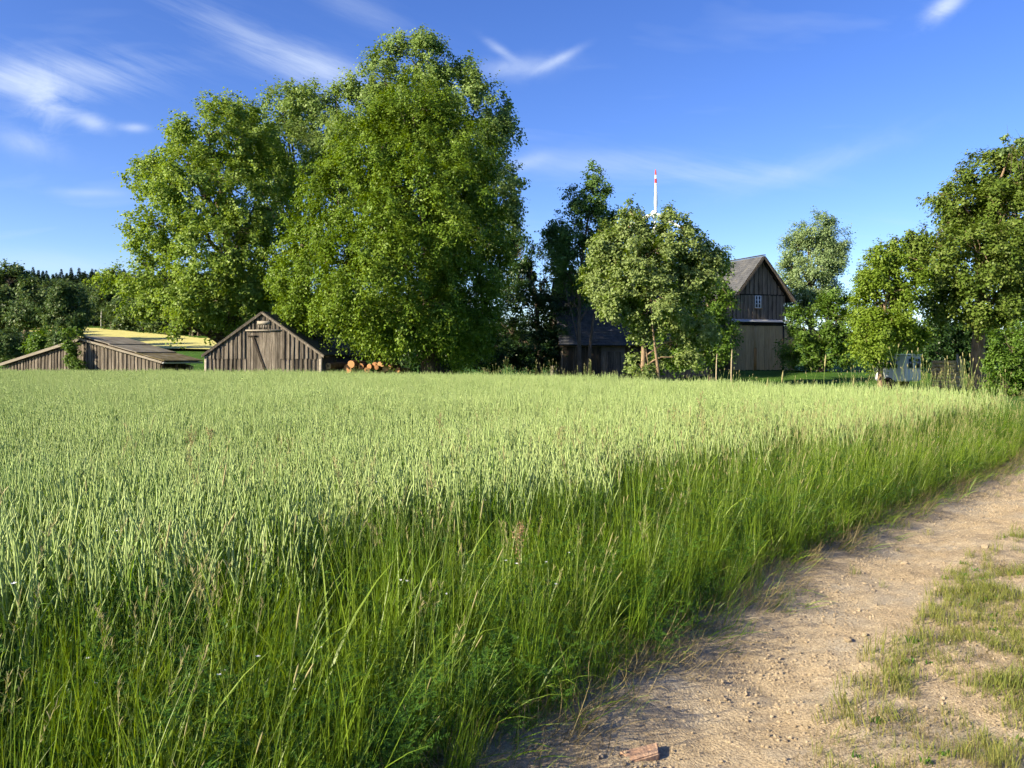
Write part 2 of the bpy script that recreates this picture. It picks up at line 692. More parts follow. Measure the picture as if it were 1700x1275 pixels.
def path_material():
    m, nt, out = nmat('dirt_track')
    tc = N(nt, 'ShaderNodeTexCoord')

    def nz(sc, det=6, ro=0.6):
        n = N(nt, 'ShaderNodeTexNoise')
        n.inputs['Scale'].default_value = sc
        n.inputs['Detail'].default_value = det
        n.inputs['Roughness'].default_value = ro
        nt.links.new(tc.outputs['Object'], n.inputs['Vector'])
        return n.outputs[0]
    big = ramp(nt, nz(1.3, 5), [(0.34, (0.345, 0.268, 0.165)), (0.5, (0.385, 0.308, 0.200)), (0.66, (0.36, 0.312, 0.232))])
    fine = ramp(nt, nz(55, 5, 0.7), [(0.32, (0.55, 0.52, 0.48)), (0.5, (1, 1, 1)), (0.68, (1.3, 1.28, 1.25))])
    mid = ramp(nt, nz(9, 5, 0.65), [(0.33, (0.88, 0.86, 0.83)), (0.6, (1.04, 1.04, 1.03))])
    m1 = N(nt, 'ShaderNodeMix', data_type='RGBA', blend_type='MULTIPLY')
    m1.inputs[0].default_value = 1
    nt.links.new(big, m1.inputs[6])
    nt.links.new(fine, m1.inputs[7])
    m2 = N(nt, 'ShaderNodeMix', data_type='RGBA', blend_type='MULTIPLY')
    m2.inputs[0].default_value = 1
    nt.links.new(m1.outputs[2], m2.inputs[6])
    nt.links.new(mid, m2.inputs[7])
    pb = N(nt, 'ShaderNodeBsdfPrincipled')
    pb.inputs['Roughness'].default_value = 0.95
    pb.inputs['Specular IOR Level'].default_value = 0.12
    nt.links.new(m2.outputs[2], pb.inputs['Base Color'])
    vor = N(nt, 'ShaderNodeTexVoronoi')
    vor.inputs['Scale'].default_value = 70
    nt.links.new(tc.outputs['Object'], vor.inputs['Vector'])
    ad = N(nt, 'ShaderNodeMath', operation='MULTIPLY_ADD')
    nt.links.new(vor.outputs['Distance'], ad.inputs[0])
    ad.inputs[1].default_value = -0.5
    nt.links.new(nz(90, 4, 0.7), ad.inputs[2])
    bp = N(nt, 'ShaderNodeBump')
    bp.inputs['Strength'].default_value = 0.7
    bp.inputs['Distance'].default_value = 0.012
    nt.links.new(ad.outputs[0], bp.inputs['Height'])
    nt.links.new(bp.outputs[0], pb.inputs['Normal'])
    nt.links.new(pb.outputs[0], out.inputs[0])
    return m


def path_relief(X, Y):
    r = np.zeros_like(X)
    for sc, am in ((1.6, 0.020), (4.3, 0.012), (11.7, 0.008), (27.0, 0.006), (50.0, 0.005)):
        r += am * (fnoise(X + 0.3 * Y, Y - 0.2 * X, sc, sc) - 0.5) * 2
    return r


def build_path():
    st = np.concatenate([np.arange(-4, 1.5, 0.2), np.arange(1.5, 14, 0.028), np.arange(14, 30, 0.15), np.arange(30, 80, 1.0)])
    off = np.concatenate([np.arange(-0.9, 3.3, 0.028), np.arange(3.3, 5.5, 0.2)])   # to the right of the edge
    Y, O = np.meshgrid(st, off, indexing='ij')
    X = xedge(Y) + O / 0.76
    Z = height(X, Y) + path_relief(X, Y) * (0.5 + 0.5 * sstep(-0.2, 0.3, O))
    edge = np.minimum(sstep(-0.9, -0.5, O), 1 - sstep(4.6, 5.4, O))
    Z = Z - 0.15 * (1 - edge)
    v = np.stack([X, Y, Z], -1).reshape(-1, 3)
    ny, nx = X.shape
    i = np.arange(nx * ny).reshape(ny, nx)
    q = np.stack([i[:-1, :-1], i[:-1, 1:], i[1:, 1:], i[1:, :-1]], -1).reshape(-1, 4)
    o = add_obj('dirt_path', make_mesh('dirt_path', v, q, path_material(), True))
    o['kind'] = 'structure'


build_path()


def path_z(X, Y):
    return height(X, Y) + path_relief(X, Y)


MAT_YELLOW = rough_mat('ripe_yellow_field', [(0.3, (0.43, 0.40, 0.13)), (0.7, (0.53, 0.49, 0.18))], scale=0.5, rough=0.95, bump=0.5, bump_scale=9, spec=0.1)
yx = np.linspace(-110, -8, 90)
yy = np.linspace(84, 168, 70)
sheet('yellow_field', yx, yy, lambda X, Y: height(X, Y) + 0.35, MAT_YELLOW,
      keep=lambda X, Y: (Y > 104 + 0.05 * (X + 40)) & (Y < 151 - 0.90 * (X + 77)) & (X < -30))

# ------------------------------------------------------------------ trees


def crown_and_wood(lobes, base, spec, r):
    """lobes: (n,7) centre xyz, radii xyz. Returns leaf Geo, wood Geo"""
    C = lobes[:, :3]
    RR = lobes[:, 3:6]
    rc = spec['shoot']
    centres, outs = [], []
    for i in range(len(C)):
        a, b, c = RR[i]
        area = 4 * np.pi * (((a * b) ** 1.6 + (a * c) ** 1.6 + (b * c) ** 1.6) / 3) ** (1 / 1.6)
        n = max(4, int(area * 3.2 * spec['density'] / rc ** 2))
        S = spec['clump'] * rc
        ns = max(3, int(area / S ** 2 * 1.25))
        cd = unit(r.normal(size=(ns, 3)))
        ci = r.integers(0, ns, n)
        off = r.normal(size=(n, 3)) * (0.25 * S)
        free = r.uniform(size=n) < spec['loose']
        d = unit(np.where(free[:, None], r.normal(size=(n, 3)), cd[ci] + off / RR[i]))
        # each clump stands forward or back of the crown's mean surface
        bump = 1 + spec['bump'] * (np.sin(d[:, 0] * 7 + i) * np.sin(d[:, 1] * 6 + 2 * i) + 0.6 * np.sin(d[:, 2] * 11 + 3 * i + d[:, 0] * 5))
        cr = r.uniform(0.80, 1.06, ns)[ci]
        rad = np.where(free, r.uniform(0.55, 1.0, n), cr - np.abs(r.normal(0, 0.13, n))) * bump
        rad = np.where(r.uniform(size=n) < 0.14, r.uniform(0.2, 0.65, n), rad)
        co = unit(off + 1e-6)
        p = C[i] + d * RR[i] * rad[:, None]
        ok = np.ones(n, bool)
        for j in range(len(C)):
            if j != i:
                q = np.linalg.norm((p - C[j]) / RR[j], axis=1)
                ok &= ~((q < 0.62) & (r.uniform(size=n) < 0.85))
        ok &= p[:, 2] > base[2] + spec['clear']
        centres.append(p[ok])
        outs.append(unit(unit(d / RR[i]) * 0.75 + co * 0.75 * (~free)[:, None])[ok])
    Pc = np.concatenate(centres)
    O = np.concatenate(outs)
    # leaves along shoots
    k, nl = spec['shoots'], spec['leaves']
    n = len(Pc)
    sd = unit(O[:, None, :] * spec['out'] + r.normal(size=(n, k, 3)) * 0.55 + np.array([0, 0, spec['up']]))
    L = rc * r.uniform(0.6, 1.25, (n, k, 1))
    t = r.uniform(0.1, 1.0, (n, k, nl))
    pos = Pc[:, None, None, :] + sd[:, :, None, :] * (L[..., None] * (t[..., None] - 0.35))
    pos[..., 2] -= spec['droop'] * rc * t ** 2
    pos = pos + r.normal(size=pos.shape) * rc * spec['fuzz']
    pos = pos.reshape(-1, 3)
    m = len(pos)
    Od = np.repeat(np.repeat(O[:, None, :], k, 1)[:, :, None, :], nl, 2).reshape(-1, 3)
    sdd = np.repeat(sd[:, :, None, :], nl, 2).reshape(-1, 3)
    nr = unit(Od * 0.55 + np.array([0, 0, 0.45]) + r.normal(size=(m, 3)) * spec['rough'])
    ax = sdd * 0.5 + r.normal(size=(m, 3)) * 0.55 + np.array([0, 0, -spec['hang']])
    ax = unit(ax - nr * (ax * nr).sum(1, keepdims=True))
    sw = np.cross(nr, ax)
    ll = 0.78 * spec['leaf'] * r.uniform(0.6, 1.3, (m, 1))
    ww = ll * spec['aspect']
    tip = pos + ax * ll * 0.55
    root = pos - ax * ll * 0.45
    fold = nr * ww * 0.16
    v = np.stack([root, pos + sw * ww * 0.5 + fold, tip, pos - sw * ww * 0.5 + fold], 1).reshape(-1, 3)
    q = np.arange(m * 4).reshape(m, 4)
    g = Geo()
    crnd = np.repeat(r.uniform(0, 1, n), k * nl)
    g.add(v, q, 0, np.clip(0.45 * crnd + 0.55 * r.uniform(0, 1, m), 0, 1))
    return g, Pc, O


def wood_geo(base, Pc, lobes, spec, r):
    g = Geo()
    base = np.asarray(base, float)
    C = lobes[:, :3]
    top = C[np.argmax(C[:, 2])].copy()
    mean = C.mean(0)
    tx = spec.get('lean', (0, 0))
    hgt = max(1.0, top[2] - base[2])
    trunk_top = np.array([mean[0] * 0.6 + top[0] * 0.4, mean[1] * 0.6 + top[1] * 0.4, top[2]])
    k = 9
    t = np.linspace(0, 1, k)
    path = base[None, :] * (1 - t[:, None]) + trunk_top[None, :] * t[:, None]
    path[:, 0] = base[0] + (trunk_top[0] - base[0]) * t ** 2 + 0.02 * hgt * np.sin(t * 5 + r.uniform(0, 6)) * t + tx[0] * t
    path[:, 1] = base[1] + (trunk_top[1] - base[1]) * t ** 2 + 0.02 * hgt * np.sin(t * 4 + r.uniform(0, 6)) * t
    r0 = spec['trunk']
    rad = r0 * np.interp(t, [0, 0.06, 0.4, 1], [1.45, 1.0, 0.7, 0.06])
    v, q, _ = tubes(path[None], rad[None], 9)
    g.add(v, q, 0)
    for (dx, rs, li) in spec.get('stems', []):
        e = C[li % len(C)]
        b0 = base + np.array([dx, r.uniform(-0.15, 0.15), 0])
        ps = b0[None] * (1 - t[:, None]) + e[None] * t[:, None]
        ps[:, 0] = b0[0] + (e[0] - b0[0]) * t ** 1.6 + 0.05 * np.sin(t * 6 + dx)
        v, q, _ = tubes(ps[None], (rs * np.interp(t, [0, 0.06, 1], [1.3, 1.0, 0.2]))[None], 8)
        g.add(v, q, 0)
    # limbs to every lobe, then boughs towards shoots
    limbs = []
    for c in C:
        hfrac = np.clip(((c[2] - base[2]) / hgt) * 0.62, 0.15, 0.85)
        s = np.array([np.interp(hfrac, t, path[:, i]) for i in range(3)])
        kk = np.linspace(0, 1, 7)
        e = c + (c - s) * 0.08
        pth = s[None] * (1 - kk[:, None]) + e[None] * kk[:, None]
        pth[:, 2] += 0.10 * np.linalg.norm(e - s) * np.sin(kk * np.pi)
        pth[1:] += r.normal(size=(6, 3)) * 0.03 * np.linalg.norm(e - s)
        ra = r0 * 0.42 * np.interp(kk, [0, 1], [1, 0.15]) * np.interp(hfrac, [0, 1], [1.1, 0.6])
        limbs.append((pth, ra))
    v, q, _ = tubes(np.array([l[0] for l in limbs]), np.array([l[1] for l in limbs]), 6)
    g.add(v, q, 0)
    nb = min(len(Pc), spec.get('boughs', 220))
    sel = r.choice(len(Pc), nb, replace=False)
    allp = np.concatenate([l[0][1:] for l in limbs] + [path[4:8]])
    allr = np.concatenate([l[1][1:] for l in limbs] + [rad[4:8] * 0.5])
    bp, br = [], []
    kk = np.linspace(0, 1, 5)
    for i in sel:
        d = np.linalg.norm(allp - Pc[i], axis=1)
        j = np.argmin(d + r.uniform(0, 0.5, len(d)) * spec['shoot'])
        s, e = allp[j], Pc[i]
        pth = s[None] * (1 - kk[:, None]) + e[None] * kk[:, None]
        ln = np.linalg.norm(e - s)
        pth[:, 2] += 0.12 * ln * np.sin(kk * np.pi)
        pth[1:-1] += r.normal(size=(3, 3)) * 0.05 * ln
        bp.append(pth)
        br.append(np.interp(kk, [0, 1], [min(allr[j] * 0.6, 0.05 + 0.012 * ln), 0.012]))
    v, q, _ = tubes(np.array(bp), np.array(br), 4)
    g.add(v, q, 0)
    return g


BARK = rough_mat('grey_brown_bark', [(0.3, (0.055, 0.042, 0.030)), (0.6, (0.13, 0.10, 0.072)), (0.8, (0.19, 0.155, 0.115))], scale=3, rough=0.9, bump=0.8, bump_scale=9, stretch=(3, 3, 0.6))
BARK_TAN = rough_mat('tan_bark', [(0.3, (0.13, 0.09, 0.055)), (0.6, (0.27, 0.19, 0.12)), (0.8, (0.36, 0.27, 0.18))], scale=3, rough=0.9, bump=0.7, bump_scale=9, stretch=(3, 3, 0.7))
BARK_BIRCH = rough_mat('white_birch_bark', [(0.35, (0.12, 0.11, 0.10)), (0.5, (0.62, 0.60, 0.56)), (0.8, (0.72, 0.70, 0.66))], scale=2, rough=0.8, bump=0.2, stretch=(1, 1, 4))

L_LINDEN = leaf_mat('linden_leaf', [(0.065, 0.120, 0.010), (0.120, 0.195, 0.018), (0.205, 0.280, 0.045)], 0.24, spec=0.15)
L_MAPLE = leaf_mat('maple_leaf', [(0.100, 0.165, 0.022), (0.175, 0.260, 0.044), (0.265, 0.345, 0.095)], 0.34, spec=0.15)
L_TUFT = leaf_mat('tufted_maple_leaf', [(0.115, 0.180, 0.040), (0.185, 0.270, 0.075), (0.275, 0.350, 0.140)], 0.34, spec=0.15)
L_SHADE = leaf_mat('shade_dark_leaf', [(0.018, 0.045, 0.010), (0.032, 0.072, 0.015), (0.052, 0.100, 0.022)], 0.25)  # deep shade among the trees is put into this leaf colour
L_ASPEN = leaf_mat('aspen_leaf', [(0.060, 0.120, 0.032), (0.105, 0.185, 0.046), (0.155, 0.240, 0.075)], 0.34, spec=0.15)
L_PALE = leaf_mat('pale_two_tone_leaf', [(0.080, 0.155, 0.018), (0.145, 0.225, 0.034), (0.225, 0.290, 0.075)], 0.32, spec=0.2, back=(0.20, 0.26, 0.085))
L_WILLOW = leaf_mat('willow_leaf', [(0.100, 0.180, 0.045), (0.165, 0.255, 0.080), (0.245, 0.325, 0.130)], 0.30, spec=0.2, back=(0.22, 0.30, 0.13))
L_YELLOW = leaf_mat('yellow_green_leaf', [(0.095, 0.160, 0.014), (0.160, 0.240, 0.028), (0.235, 0.310, 0.060)], 0.36, spec=0.15)
L_CHEST = leaf_mat('chestnut_leaf', [(0.062, 0.105, 0.016), (0.110, 0.165, 0.026), (0.180, 0.220, 0.060)], 0.28, spec=0.15)
L_FAR = leaf_mat('far_wood_leaf', [(0.040, 0.075, 0.026), (0.068, 0.115, 0.034), (0.120, 0.155, 0.045)], 0.25, spec=0.15)
L_SHRUB = leaf_mat('shrub_leaf', [(0.050, 0.105, 0.012), (0.090, 0.165, 0.020), (0.15, 0.225, 0.05)], 0.32, spec=0.25)

BASE_SPEC = dict(shoot=0.9, density=0.75, shoots=4, leaves=13, out=0.7, up=0.15, droop=0.25, fuzz=0.13, rough=0.33, hang=0.25,
                 leaf=0.20, aspect=0.75, bump=0.10, clump=2.1, loose=0.08, clear=0.3, trunk=0.35, boughs=200)


def tree(name, label, px_base, D, lobes_px, leafm, bark=BARK, seed=1, group=None, base_y=0.0, depth=1.0, leafname='crown', **kw):
    """lobes_px: (px, py, rx, ry[, dy]) read from the photograph at distance D"""
    r = np.random.default_rng(seed)
    spec = dict(BASE_SPEC)
    spec.update(kw)
    bx = (px_base - 850) / F * D
    by = D + base_y
    bz = hz(bx, by)
    lob = []
    for l in lobes_px:
        dy = l[4] if len(l) > 4 else 0.0
        c = P(l[0], l[1], D + dy)
        sc = (D + dy) / F
        rx, rz = l[2] * sc, l[3] * sc
        lob.append([*c, rx, 0.5 * (rx + rz) * depth, rz])
    lob = np.array(lob)
    base = np.array([bx, by, bz])
    g, Pc, O = crown_and_wood(lob, base, spec, r)
    w = wood_geo(base - np.array([0, 0, 0.1]), Pc, lob, spec, r)
    root = empty(name, base)
    tag(root, label, 'tree', group)
    for geo, nm, mt, sm in ((w, 'trunk', bark, True), (g, leafname, leafm, False)):
        for vv in geo.v:
            vv -= base
        add_obj(nm, geo.mesh(name + '_' + nm, [mt], sm), root)
    return root, len(g.f[0])


def build_trees():
    cnt = 0
    T = []
    # big linden in front, hanging sprays
    T.append(tree('linden_tree', 'huge dense tree with hanging sprays of leaves right of the small wooden shed', 716, 47,
                  [(690, 200, 85, 75, 2), (640, 270, 105, 105), (735, 270, 95, 105, 1), (585, 350, 105, 105, 0), (700, 360, 125, 120, -2),
                   (530, 440, 80, 95, 0), (640, 455, 125, 110, -3), (765, 420, 85, 115, 0), (512, 498, 54, 60, 0), (598, 512, 80, 58, -2),
                   (690, 522, 95, 66, -3), (788, 515, 52, 80, 0), (745, 552, 66, 44, -2)],
                  L_LINDEN, seed=11, density=0.95, shoot=0.85, shoots=4, leaves=14, droop=0.75, up=-0.05, out=0.8, hang=0.8, leaf=0.19, aspect=0.62,
                  trunk=0.5, bump=0.10, clear=0.5))
    T.append(tree('broad_tree', 'broad airy green tree with visible limbs behind the small shed', 395, 58,
                  [(345, 215, 60, 62), (300, 262, 58, 55), (395, 235, 70, 75, 2), (335, 320, 95, 75, -2), (255, 300, 48, 38), (430, 330, 80, 95, 0),
                   (280, 385, 68, 50, -1), (370, 420, 95, 75, -3), (250, 462, 56, 38, -2), (445, 450, 75, 85, 0), (192, 465, 30, 22, 0),
                   (325, 490, 75, 44, -4), (248, 508, 44, 22, -3), (410, 515, 70, 50, -2), (312, 535, 28, 16, -4), (290, 552, 16, 8, -4.5)],
                  L_MAPLE, seed=12, density=0.62, shoot=1.05, shoots=4, leaves=13, droop=0.25, up=0.25, leaf=0.24, aspect=0.85, trunk=0.5, bump=0.15, boughs=320, clear=1.5))
    T.append(tree('tufted_tree', 'rounded tufty green tree between the airy tree and the huge tree, behind both', 510, 68,
                  [(470, 185, 50, 45), (520, 190, 50, 50), (560, 215, 50, 60), (480, 255, 65, 70, -2), (540, 300, 60, 80), (455, 320, 50, 70), (428, 205, 34, 36), (430, 265, 40, 50)],
                  L_TUFT, seed=13, density=0.60, shoot=1.25, shoots=4, leaves=14, droop=0.1, up=0.4, leaf=0.27, aspect=0.85, trunk=0.45, bump=0.14))
    T.append(tree('tall_tree', 'tallest tree with tufted pale crown rising behind the hanging-leaved tree', 740, 61,
                  [(690, 105, 62, 52), (625, 140, 52, 50), (745, 130, 58, 56), (670, 175, 80, 70), (790, 190, 62, 62), (835, 232, 42, 42), (770, 265, 90, 80, -1),
                   (575, 150, 20, 16), (600, 215, 60, 60), (825, 320, 42, 55), (840, 400, 34, 60), (770, 370, 70, 90), (850, 345, 20, 22)],
                  L_TUFT, seed=14, density=0.66, shoot=1.15, shoots=4, leaves=14, droop=0.1, up=0.4, leaf=0.25, aspect=0.85, trunk=0.55, bump=0.15, clear=3))
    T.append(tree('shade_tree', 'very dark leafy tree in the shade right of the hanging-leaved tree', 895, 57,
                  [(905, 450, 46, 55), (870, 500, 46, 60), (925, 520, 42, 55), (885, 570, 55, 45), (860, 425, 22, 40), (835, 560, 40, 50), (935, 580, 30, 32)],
                  L_SHADE, seed=15, density=0.62, shoot=0.95, leaf=0.22, shoots=4, leaves=13, trunk=0.25, clear=0.4))
    T.append(tree('slender_tree', 'slender pointed bluish green tree on twin thin trunks beside the slate roof', 962, 52,
                  [(984, 292, 12, 26), (982, 330, 26, 26), (960, 350, 28, 24), (1005, 352, 22, 22), (945, 385, 36, 30), (985, 385, 36, 34), (1012, 395, 22, 26),
                   (925, 425, 34, 30), (965, 430, 42, 34), (1005, 440, 30, 34), (945, 470, 30, 20), (985, 480, 24, 22), (920, 395, 22, 22), (1022, 365, 12, 18), (1030, 420, 18, 26), (948, 330, 12, 18), (1000, 315, 12, 18)],
                  L_ASPEN, seed=16, density=0.85, shoot=0.75, shoots=3, leaves=12, leaf=0.19, up=0.45, trunk=0.14, bump=0.2, clear=3.5, boughs=160, stems=[(0.45, 0.13, 9), (0.1, 0.06, 7)]))
    T.append(tree('pale_tree', 'small pale sunlit tree with slim trunks standing before the slate roof', 1068, 37,
                  [(1050, 385, 34, 40), (1072, 392, 24, 30), (1010, 425, 32, 38), (1060, 440, 55, 50, -0.5), (1115, 400, 34, 44), (1140, 420, 32, 42), (1150, 470, 44, 42),
                   (1010, 475, 34, 36), (1080, 500, 60, 44, -1), (1130, 520, 44, 34), (1035, 520, 38, 26, -0.5), (1180, 450, 22, 32), (1070, 548, 26, 20), (1160, 555, 38, 22), (1050, 602, 14, 14, 0.5), (1072, 616, 22, 8, -0.3), (1100, 600, 10, 16, 0.5), (1003, 388, 9, 20), (1044, 352, 8, 20), (1108, 358, 9, 20), (1142, 376, 10, 22), (1168, 412, 11, 22), (1196, 430, 12, 20), (1150, 592, 26, 16), (985, 455, 14, 18)],
                  L_PALE, bark=BARK_TAN, seed=17, density=0.95, shoot=0.6, shoots=4, leaves=13, leaf=0.155, up=0.55, trunk=0.12, bump=0.17, clear=0.2, boughs=200, stems=[(0.62, 0.09, 8), (0.3, 0.05, 12)]))
    T.append(tree('shaded_tree', 'dark leafy tree in the shade between the pale tree and the tall barn', 1180, 46,
                  [(1190, 440, 20, 26), (1170, 500, 44, 48), (1195, 560, 28, 44), (1160, 570, 44, 40), (1120, 575, 40, 34), (1205, 510, 16, 26)],
                  L_SHRUB, seed=18, density=0.66, shoot=0.7, leaf=0.17, trunk=0.16, clear=0.3))
    T.append(tree('willow_tree', 'rounded silvery pale tree rising right of the tall barn', 1345, 66,
                  [(1352, 385, 42, 32), (1325, 415, 30, 28), (1380, 400, 28, 30), (1355, 430, 48, 36), (1318, 450, 26, 28), (1345, 478, 46, 34), (1318, 505, 24, 22), (1370, 500, 24, 24)],
                  L_WILLOW, seed=19, density=1.25, shoot=0.95, shoots=4, leaves=14, leaf=0.21, aspect=0.5, up=0.45, trunk=0.3, bump=0.12, clear=3))
    T.append(tree('shaded_bush_tree', 'dark bushy tree in the shade below the silvery pale tree', 1365, 58,
                  [(1350, 545, 40, 40), (1385, 530, 34, 52), (1330, 585, 34, 36), (1380, 590, 36, 34), (1320, 530, 18, 20), (1408, 560, 28, 48), (1395, 500, 22, 26)],
                  L_SHRUB, seed=20, density=0.62, shoot=0.9, leaf=0.21, trunk=0.2, clear=0.3))
    T.append(tree('yellowish_tree', 'medium yellow-green tree with drooping boughs above the white van', 1462, 40,
                  [(1470, 425, 30, 26), (1445, 455, 30, 36), (1500, 460, 36, 40), (1462, 500, 46, 44), (1515, 510, 34, 44), (1432, 525, 28, 36), (1475, 550, 48, 36, -1), (1440, 570, 26, 26, -1),
                   (1510, 562, 28, 24), (1455, 592, 20, 16, -1), (1490, 402, 14, 12)],
                  L_YELLOW, bark=BARK_TAN, seed=21, density=0.95, shoot=0.65, shoots=4, leaves=13, leaf=0.155, droop=0.5, up=0.0, hang=0.6, trunk=0.13, bump=0.14, clear=0.8))
    T.append(tree('chestnut_tree', 'massive dark green tree with a stout trunk at the right edge', 1622, 43,
                  [(1650, 290, 55, 45), (1710, 280, 60, 55), (1600, 340, 52, 42), (1660, 360, 80, 62, -2), (1570, 320, 30, 28), (1740, 360, 80, 90), (1560, 400, 50, 46),
                   (1530, 410, 30, 34), (1620, 430, 80, 58, -3), (1700, 450, 80, 70, -2), (1560, 470, 50, 48, -2), (1640, 500, 66, 40, -3), (1770, 470, 80, 80), (1585, 512, 34, 20, -2), (1720, 250, 30, 26)],
                  L_CHEST, bark=BARK_TAN, seed=22, density=0.92, shoot=0.85, shoots=4, leaves=13, leaf=0.20, droop=0.35, up=0.1, trunk=0.36, bump=0.14, clear=2.6))
    T.append(tree('elder_shrub', 'leafy light green shrub growing round the foot of the stout trunk', 1668, 35,
                  [(1672, 562, 26, 24), (1700, 548, 30, 30), (1662, 600, 22, 28), (1695, 600, 34, 32), (1655, 634, 24, 16), (1695, 638, 36, 20), (1740, 590, 46, 54)],
                  L_SHRUB, seed=23, density=0.72, shoot=0.55, shoots=4, leaves=12, leaf=0.14, trunk=0.07, clear=0.1, boughs=90))
    T[-1][0]['category'] = 'shrub'
    T.append(tree('shade_fill_tree', 'black-green tree added to stand for the deep shade behind the white trailer', 1590, 57,  # added with near-black leaves to stand for the shaded void here
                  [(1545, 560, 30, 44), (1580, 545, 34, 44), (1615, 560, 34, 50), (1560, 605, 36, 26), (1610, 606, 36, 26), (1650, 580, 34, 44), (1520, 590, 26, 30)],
                  L_SHADE, seed=24, density=0.62, shoot=0.95, leaf=0.24, trunk=0.2, clear=0.1))
    T.append(tree('sprig_tree', 'pale leafy twig tips reaching into the picture at the upper right edge', 1745, 43,
                  [(1726, 268, 12, 10, -3), (1690, 235, 5, 4, -3), (1668, 228, 4, 3, -3), (1668, 250, 6, 5, -3.5)],
                  L_WILLOW, seed=25, density=0.8, shoot=0.28, shoots=3, leaves=8, leaf=0.2, trunk=0.08, clear=1, boughs=12, bump=0.05))
    T.append(tree('undergrowth', 'dark undergrowth shrub put in for the shade beneath the hanging-leaved tree behind the logs', 640, 56,  # added dark shrub; fills the see-through gap with painted shade
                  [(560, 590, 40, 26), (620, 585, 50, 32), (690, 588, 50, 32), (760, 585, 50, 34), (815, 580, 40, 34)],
                  L_SHADE, seed=26, density=0.6, shoot=0.9, leaf=0.24, trunk=0.12, clear=0.1))
    T[-1][0]['category'] = 'shrub'
    # the wood on the left behind the low barn
    T.append(tree('edge_tree', 'dark round-crowned tree at the far left edge of the distant wood', 20, 112,
                  [(15, 475, 44, 38), (-20, 500, 50, 60), (40, 500, 36, 34), (10, 530, 40, 30)], L_FAR, seed=31, shoot=1.7, leaf=0.45, density=0.8, trunk=0.5, group='distant wood trees', clear=1))
    T.append(tree('edge_tree', 'dark tree in the distant wood with trunk showing, second from the left', 40, 104,
                  [(68, 490, 32, 30), (45, 515, 30, 24), (75, 520, 26, 22)], L_FAR, seed=32, shoot=1.6, leaf=0.42, density=0.8, trunk=0.45, group='distant wood trees', clear=1.5))
    T.append(tree('edge_tree', 'olive-tinged round tree in the distant wood above the low barn ridge', 108, 100,
                  [(108, 492, 36, 26), (90, 515, 28, 24), (128, 512, 26, 26), (110, 530, 32, 18)], L_FAR, seed=33, shoot=1.5, leaf=0.40, density=0.8, trunk=0.4, group='distant wood trees', clear=1))
    T.append(tree('edge_tree', 'small bushy tree at the top corner of the yellow field', 160, 168,
                  [(155, 505, 24, 26), (180, 520, 24, 22), (150, 530, 20, 14)], L_FAR, seed=34, shoot=2.0, leaf=0.55, density=0.8, trunk=0.3, group='distant wood trees', clear=0.5))
    T.append(tree('edge_tree', 'small dark tree right of the white birch stem above the yellow field', 205, 147,
                  [(205, 520, 26, 24), (230, 535, 28, 16), (200, 540, 24, 10)], L_FAR, seed=35, shoot=2.0, leaf=0.55, density=0.8, trunk=0.3, group='distant wood trees', clear=0.5))
    T.append(tree('edge_tree', 'dark tree glimpsed through the airy tree above the yellow field', 275, 136,
                  [(265, 528, 28, 24), (300, 538, 30, 20), (335, 545, 30, 18)], L_FAR, seed=36, shoot=2.0, leaf=0.55, density=0.8, trunk=0.3, group='distant wood trees', clear=0.5))
    T.append(tree('birch_tree', 'thin birch with a white stem at the edge of the distant wood', 168, 152,
                  [(172, 494, 12, 14), (167, 482, 10, 12)], L_FAR, bark=BARK_BIRCH, seed=37, shoot=1.0, leaf=0.4, density=0.9, trunk=0.10, clear=2, boughs=10))
    for i, (px, py, rx, ry, D, lab) in enumerate([
            (15, 572, 42, 24, 78, 'dark green bush left of the low barn, nearest the picture edge'),
            (72, 566, 26, 22, 76, 'bright green rounded bush behind the left roof slope of the low barn'),
            (105, 562, 20, 18, 74, 'dark bush just behind the ridge of the low barn')]):
        T.append(tree('bush', lab, px, D, [(px, py, rx, ry), (px + rx * 0.6, py + 8, rx * 0.6, ry * 0.7), (px - rx * 0.5, py + 10, rx * 0.6, ry * 0.6)],
                      L_SHRUB if i == 1 else L_FAR, seed=41 + i, shoot=0.9, leaf=0.28, density=0.8, trunk=0.08, group='bushes behind the low barn', clear=0.1, boughs=20))
        T[-1][0]['category'] = 'bush'
    print('LEAVES', sum(t[1] for t in T))


build_trees()

# ------------------------------------------------------------------ buildings
WOOD_GREY = rough_mat('weathered_boards', [(0.26, (0.040, 0.034, 0.027)), (0.5, (0.125, 0.106, 0.084)), (0.78, (0.235, 0.208, 0.170))], scale=2.6, rough=0.95, bump=0.7, bump_scale=8, stretch=(6, 6, 0.5), obj_var=0.42, spec=0.1)
WOOD_BROWN = rough_mat('brown_boards', [(0.28, (0.10, 0.075, 0.052)), (0.5, (0.195, 0.150, 0.105)), (0.75, (0.28, 0.225, 0.165))], scale=2.2, rough=0.9, bump=0.5, bump_scale=8, stretch=(6, 6, 0.5), obj_var=0.22, spec=0.1)
WOOD_GATE = rough_mat('tan_gate_boards', [(0.28, (0.34, 0.225, 0.095)), (0.5, (0.48, 0.33, 0.155)), (0.75, (0.55, 0.40, 0.21))], scale=2.2, rough=0.9, bump=0.4, bump_scale=8, stretch=(6, 6, 0.5), obj_var=0.10)
WOOD_ORANGE = rough_mat('orange_brown_board', [(0.3, (0.34, 0.17, 0.05)), (0.7, (0.45, 0.25, 0.08))], scale=2, rough=0.9, bump=0.3, stretch=(5, 5, 0.5))
WOOD_PALE = rough_mat('pale_grey_board', [(0.3, (0.20, 0.175, 0.14)), (0.7, (0.31, 0.28, 0.23))], scale=2.5, rough=0.95, bump=0.4, stretch=(0.6, 5, 5), obj_var=0.15, spec=0.1)
